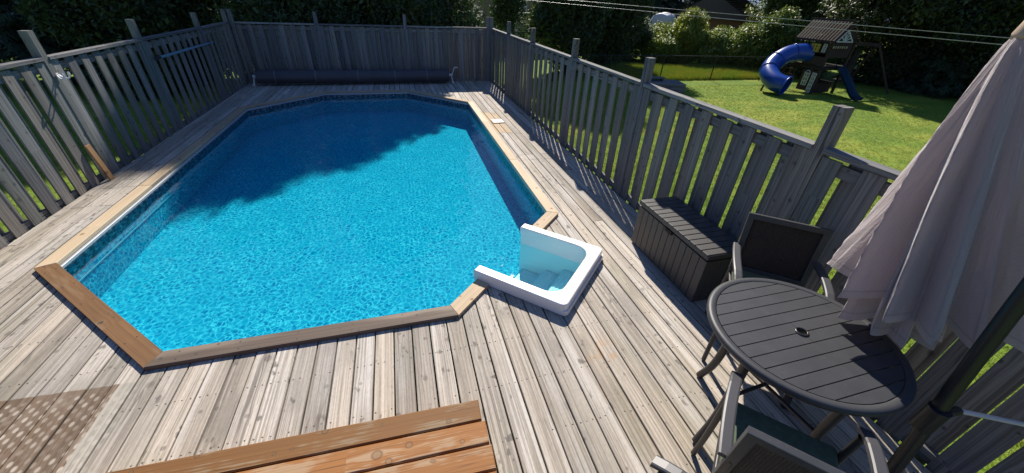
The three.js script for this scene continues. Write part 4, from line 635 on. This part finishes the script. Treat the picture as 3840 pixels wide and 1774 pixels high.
{ // round slatted table
  const g = thing('patio_table', 'round dark slatted metal table with a hole in its middle', 'table', [1.993, 0, -0.947]), R = 0.48, H = 0.9;
  mesh('rim', new THREE.LatheGeometry([[R - 0.045, H - 0.03], [R - 0.012, H - 0.045], [R, H - 0.03], [R + 0.003, H - 0.012], [R - 0.006, H - 0.001], [R - 0.02, H + 0.002], [R - 0.04, H], [R - 0.045, H - 0.006], [R - 0.045, H - 0.03]].map(p => new THREE.Vector2(...p)), 72), metalTop, g);
  const n = 12, p = 0.074, r0 = R - 0.047;
  const clipped = (z0, z1) => { const top = [], bot = []; for (let i = 0; i <= 8; i++) { const z = lerp(z0, z1, i / 8), x = Math.sqrt(Math.max(0, r0 * r0 - z * z)); top.push([x, z]); bot.push([-x, z]); } return [...bot.reverse(), ...top]; };
  for (let i = 0; i < n; i++) {
    const zc = (i - n / 2 + 0.5) * p, z0 = Math.max(-r0, zc - p / 2 + 0.0028), z1 = Math.min(r0, zc + p / 2 - 0.0028); if (z1 - z0 < 0.01) continue;
    const near = Math.min(Math.abs(z0), Math.abs(z1)), hw = 0.031;
    if (near < hw) { for (const s of [-1, 1]) { const e = [], q = []; for (let k = 0; k <= 8; k++) { const z = lerp(z0, z1, k / 8); e.push([s * Math.sqrt(Math.max(0, r0 * r0 - z * z)), z]); q.push([s * Math.sqrt(Math.max(1e-6, hw * hw - Math.min(z * z, hw * hw - 1e-6))), z]); } for (let k = 0; k < 1; k++) { const sh = new THREE.Shape([...q, ...e.reverse()].map(a => new THREE.Vector2(a[0], a[1]))); mesh('slat', new THREE.ExtrudeGeometry(sh, { depth: 0.012, bevelEnabled: false }).rotateX(Math.PI / 2).translate(0, H - 0.002, 0), metalTop, g); } } }
    else { const sh = new THREE.Shape(clipped(z0, z1).map(a => new THREE.Vector2(a[0], a[1]))); mesh('slat', new THREE.ExtrudeGeometry(sh, { depth: 0.012, bevelEnabled: false }).rotateX(Math.PI / 2).translate(0, H - 0.002, 0), metalTop, g); }
  }
  mesh('hole_ring', new THREE.LatheGeometry([[0.022, H - 0.02], [0.022, H + 0.003], [0.028, H + 0.006], [0.035, H + 0.003], [0.036, H - 0.004]].map(q => new THREE.Vector2(...q)), 32), phys(lin(0.02, 0.02, 0.02), 0.3, {}), g);
  mesh('under_frame', new THREE.TorusGeometry(R - 0.09, 0.014, 8, 48).rotateX(Math.PI / 2).translate(0, H - 0.04, 0), metalDark, g);
  for (let i = 0; i < 4; i++) { const a = -1.64 + i * Math.PI / 2, c = Math.cos(a), s = Math.sin(a); mesh('leg', tube([[c * 0.35, H - 0.04, s * 0.35], [c * 0.335, 0.66, s * 0.335], [c * 0.325, 0.42, s * 0.325], [c * 0.345, 0.2, s * 0.345], [c * 0.4, 0.015, s * 0.4]], 0.026, 30, 12), metalDark, g); }
  for (const a of [-1.64, -1.64 + Math.PI / 2]) mesh('brace', bar([Math.cos(a) * 0.32, a < -1 ? 0.42 : 0.45, Math.sin(a) * 0.32], [-Math.cos(a) * 0.32, a < -1 ? 0.42 : 0.45, -Math.sin(a) * 0.32], 0.012), metalDark, g);
}
{ // three armchairs
  const weave = tex(256, 256, (i, j, o) => { const cw = 16, a = Math.floor(i / cw), b = Math.floor(j / (cw * 0.75)), over = (a + b) % 2, fx = (i % cw) / cw, fy = (j % (cw * 0.75)) / (cw * 0.75), h = over ? Math.sin(fx * Math.PI) * (0.5 + 0.5 * Math.sin(fy * Math.PI)) : Math.sin(fy * Math.PI) * (0.5 + 0.5 * Math.sin(fx * Math.PI)), n = 0.75 + 0.5 * vn(a * 2.3, b * 3.1); o[0] = 0.038 * n; o[1] = 0.027 * n; o[2] = 0.021 * n; o[3] = h; });
  weave.map.repeat.set(2.2, 2.2); weave.bumpMap.repeat.set(2.2, 2.2);
  const wm = new THREE.MeshStandardMaterial({ map: weave.map, bumpMap: weave.bumpMap, bumpScale: 0.006, roughness: 0.55, side: THREE.DoubleSide });
  const cloth = tex(256, 256, (i, j, o) => { const n = 0.8 + 0.2 * Math.sin(i * 1.6) * Math.sin(j * 1.6) + 0.25 * (vn(i / 9, j / 9) - 0.5); o[0] = 0.12 * n; o[1] = 0.16 * n; o[2] = 0.095 * n; o[3] = n - 0.4; });
  const cm = new THREE.MeshStandardMaterial({ map: cloth.map, bumpMap: cloth.bumpMap, bumpScale: 0.001, roughness: 0.95 });
  const proto = (g) => {
    const S = 0.6, A = 0.82, B = 1.08;
    for (const s of [-1, 1]) {
      mesh('leg', tube([[s * 0.255, 0.012, -0.27], [s * 0.25, 0.3, -0.235], [s * 0.25, A - 0.02, -0.21]], 0.017, 16, 10), metalDark, g);
      mesh('leg', tube([[s * 0.25, 0.012, 0.33], [s * 0.245, 0.35, 0.25], [s * 0.24, S, 0.22], [s * 0.24, A, 0.25]], 0.017, 16, 10), metalDark, g);
      const arm = []; for (let i = 0; i <= 10; i++) { const t = i / 10; arm.push([s * (0.265 + 0.012 * Math.sin(t * 3.1)), A + 0.012 * Math.sin(t * 3.1) - 0.02 * Math.max(0, 1 - t * 6), lerp(-0.26, 0.25, t)]); }
      { const q = soup(); const w = 0.026, h = 0.024; for (let i = 0; i < 10; i++) { const a = arm[i], b = arm[i + 1]; const ring = (p) => [[p[0] - w, p[1] - h / 2, p[2]], [p[0] - w, p[1] + h * 0.35, p[2]], [p[0] - w * 0.7, p[1] + h / 2, p[2]], [p[0] + w * 0.7, p[1] + h / 2, p[2]], [p[0] + w, p[1] + h * 0.35, p[2]], [p[0] + w, p[1] - h / 2, p[2]]]; const r1 = ring(a), r2 = ring(b); for (let k = 0; k < 6; k++) { const l = (k + 1) % 6; q.quad(r1[k], r2[k], r2[l], r1[l]); } if (i === 0) for (let k = 1; k < 5; k++) q.tri(r1[0], r1[k], r1[k + 1]); if (i === 9) for (let k = 1; k < 5; k++) q.tri(r2[0], r2[k + 1], r2[k]); } mesh('armrest', q.build(), armMat, g); }
    }
    mesh('seat_frame', rbox(0.5, 0.03, 0.48, 0.012, 0, S - 0.03, -0.02), metalDark, g);
    mesh('seat_cushion', rbox(0.47, 0.045, 0.47, 0.018, 0, S + 0.008, -0.02, 3), cm, g);
    const bz = (y) => 0.21 + (y - S) * 0.17, th = Math.atan(0.17);
    const fr = mesh('back_frame', (() => { const s = new THREE.Shape(); s.moveTo(-0.255, 0); s.lineTo(0.255, 0); s.lineTo(0.262, 0.47); s.lineTo(-0.262, 0.47); s.closePath(); const h = new THREE.Path(); h.moveTo(-0.222, 0.035); h.lineTo(-0.226, 0.435); h.lineTo(0.226, 0.435); h.lineTo(0.222, 0.035); h.closePath(); s.holes.push(h); return new THREE.ExtrudeGeometry(s, { depth: 0.026, bevelEnabled: true, bevelSize: 0.004, bevelThickness: 0.004, bevelSegments: 2 }).translate(0, 0, -0.013).rotateX(th).translate(0, S + 0.02, bz(S + 0.02)); })(), metalTop, g);
    const pg = new THREE.PlaneGeometry(0.45, 0.402, 10, 6); mesh('woven_panel', pg.translate(0, 0.235, 0.002).rotateX(th).translate(0, S + 0.02, bz(S + 0.02)), wm, fr);
  };
  const turn = (fx, fz) => Math.atan2(-fx, -fz);
  proto(thing('patio_chair', 'dark woven-back armchair between the table and the lawn fence', 'chair', [2.47, 0, -1.5], turn(-0.66, 0.75), 'armchairs of the patio set'));
  proto(thing('patio_chair', 'dark armchair with green seat pushed under the near side of the table', 'chair', [1.495, 0, -0.49], turn(0.75, -0.66), 'armchairs of the patio set'));
  proto(thing('patio_chair', 'armchair of which only one armrest end shows at the bottom', 'chair', [0.73, 0, -0.24], turn(-0.47, -0.88), 'armchairs of the patio set'));
}
{ // folded cantilever parasol
  const g = thing('folded_parasol', 'folded taupe cantilever parasol hanging beside the table', 'parasol', [2.16, 0, -0.3]);
  const blk = phys(lin(0.02, 0.021, 0.023), 0.35, { metalness: 0.2 }), steel = phys(lin(0.72, 0.68, 0.68), 0.4, { metalness: 0.1 });
  const ox = -2.16, oz = 0.3, at = (x, y, z) => [x + ox, y, z + oz];
  mesh('pole', tube([at(2.17, 0.03, -0.315), at(2.2, 0.5, -0.38), at(2.25, 1.31, -0.488), at(2.33, 2.1, -0.6), at(2.45, 2.6, -0.75), at(2.56, 2.78, -1.0), at(2.55, 2.72, -1.12)], 0.03, 60, 16), blk, g);
  mesh('collar', new THREE.CylinderGeometry(0.042, 0.042, 0.14, 20).translate(...at(2.215, 0.82, -0.425)), blk, g);
  const hd = mesh('crank_grip', bar(at(2.25, 0.82, -0.425), at(2.45, 0.78, -0.428), 0.021, 16), blk, g); mesh('crank_rod', bar(at(2.45, 0.78, -0.428), at(2.93, 0.67, -0.28), 0.012, 12), steel, hd);
  for (const a of [0.4, 1.97]) mesh('base_bar', beam(at(2.17 - Math.cos(a) * 0.42, 0.03, -0.31 - Math.sin(a) * 0.42), at(2.17 + Math.cos(a) * 0.42, 0.03, -0.31 + Math.sin(a) * 0.42), 0.06, a < 1 ? 0.04 : 0.044), blk, g);
  mesh('hanger', bar(at(2.55, 2.73, -1.12), at(2.52, 2.42, -1.1), 0.016), blk, g);
  const cl = tex(256, 256, (i, j, o) => { const n = 0.93 + 0.05 * Math.sin(i * 1.57) * Math.sin(j * 1.57) + 0.1 * (fbm(i / 40, j / 40) - 0.5); const st = j % 256 > 246 && j % 256 < 249 ? 0.82 : 1; o[0] = 0.6 * n * st; o[1] = 0.51 * n * st; o[2] = 0.505 * n * st; o[3] = 0.6 * fbm(i / 9, j / 46) + 0.3 * fbm(i / 30 + 7, j / 60) + 0.1 * vn(i / 2, j / 2); });
  cl.map.repeat.set(3, 0.77); cl.bumpMap.repeat.set(3, 0.77);
  const cloth = new THREE.MeshPhysicalMaterial({ map: cl.map, bumpMap: cl.bumpMap, bumpScale: 0.012, roughness: 0.95, side: THREE.DoubleSide, transmission: 0.5, thickness: 0 });
  const canopy = (rTop, rBot, yTop, yBot, folds, ph, sharp, droop, dx) => {
    const nu = 192, nv = 40, P = [], U = [], I = [];
    for (let j = 0; j <= nv; j++) for (let i = 0; i <= nu; i++) {
      const a = i / nu * Math.PI * 2, t = j / nv, tw = ph + 0.25 * t + 0.3 * vn(Math.cos(a) * 1.2 + 9, Math.sin(a) * 1.2 + t * 1.2);
      const aw = a + 0.8 * Math.sin(a - 2.2) * Math.sqrt(t), fa = folds / 2 * (aw + tw * 0.5), lobe = 0.55 * (1 - Math.pow(Math.abs(Math.sin(fa)), 0.75)) + 0.45 * Math.pow(Math.abs(Math.cos(fa)), sharp), amp = lerp(0.1, 0.42, Math.sqrt(t)), R = lerp(rTop, rBot, Math.pow(t, 0.85)) * (1 - amp + amp * lobe) * (1 + 0.12 * (vn(Math.cos(a) * 2 + 20, Math.sin(a) * 2 + t * 2) - 0.5));
      const hem = droop * (0.3 * lobe + 0.6 * vn(Math.cos(a) * 2.2 + 5, Math.sin(a) * 2.2 + 5)), y = lerp(yTop, yBot - hem, t), cx = lerp(2.52, 2.46 + dx, t), cz = lerp(-1.1, -0.83, t);
      const wr = 0.012 * t * (fbm(a * 3.5 + 10, t * 5 + ph * 9) - 0.5) * 2; P.push(...at(cx + (R + wr) * Math.cos(a), y, cz + (R + wr) * Math.sin(a))); U.push(i / nu, t * 1.3);
    }
    for (let j = 0; j < nv; j++) for (let i = 0; i < nu; i++) { const a = j * (nu + 1) + i; I.push(a, a + nu + 1, a + 1, a + 1, a + nu + 1, a + nu + 2); }
    const q = new THREE.BufferGeometry(); q.setAttribute('position', new THREE.Float32BufferAttribute(P, 3)); q.setAttribute('uv', new THREE.Float32BufferAttribute(U, 2)); q.setIndex(I); q.computeVertexNormals(); return q;
  };
  mesh('canopy', canopy(0.045, 0.4, 2.34, 1.2, 8, 0.55, 1.1, 0.12, 0.07), cloth, g);
  mesh('inner_fold', canopy(0.04, 0.22, 2.3, 1.06, 6, 1.1, 1.0, 0.12, -0.04), cloth, g);
  mesh('finial', new THREE.LatheGeometry([[0, 0.1], [0.025, 0.09], [0.04, 0.05], [0.05, 0.0], [0.045, -0.02], [0, -0.02]].map(p => new THREE.Vector2(...p)), 20).translate(...at(2.52, 2.35, -1.1)), std(lin(0.5, 0.36, 0.26), 0.6), g);
}
renderer.render(scene, camera);
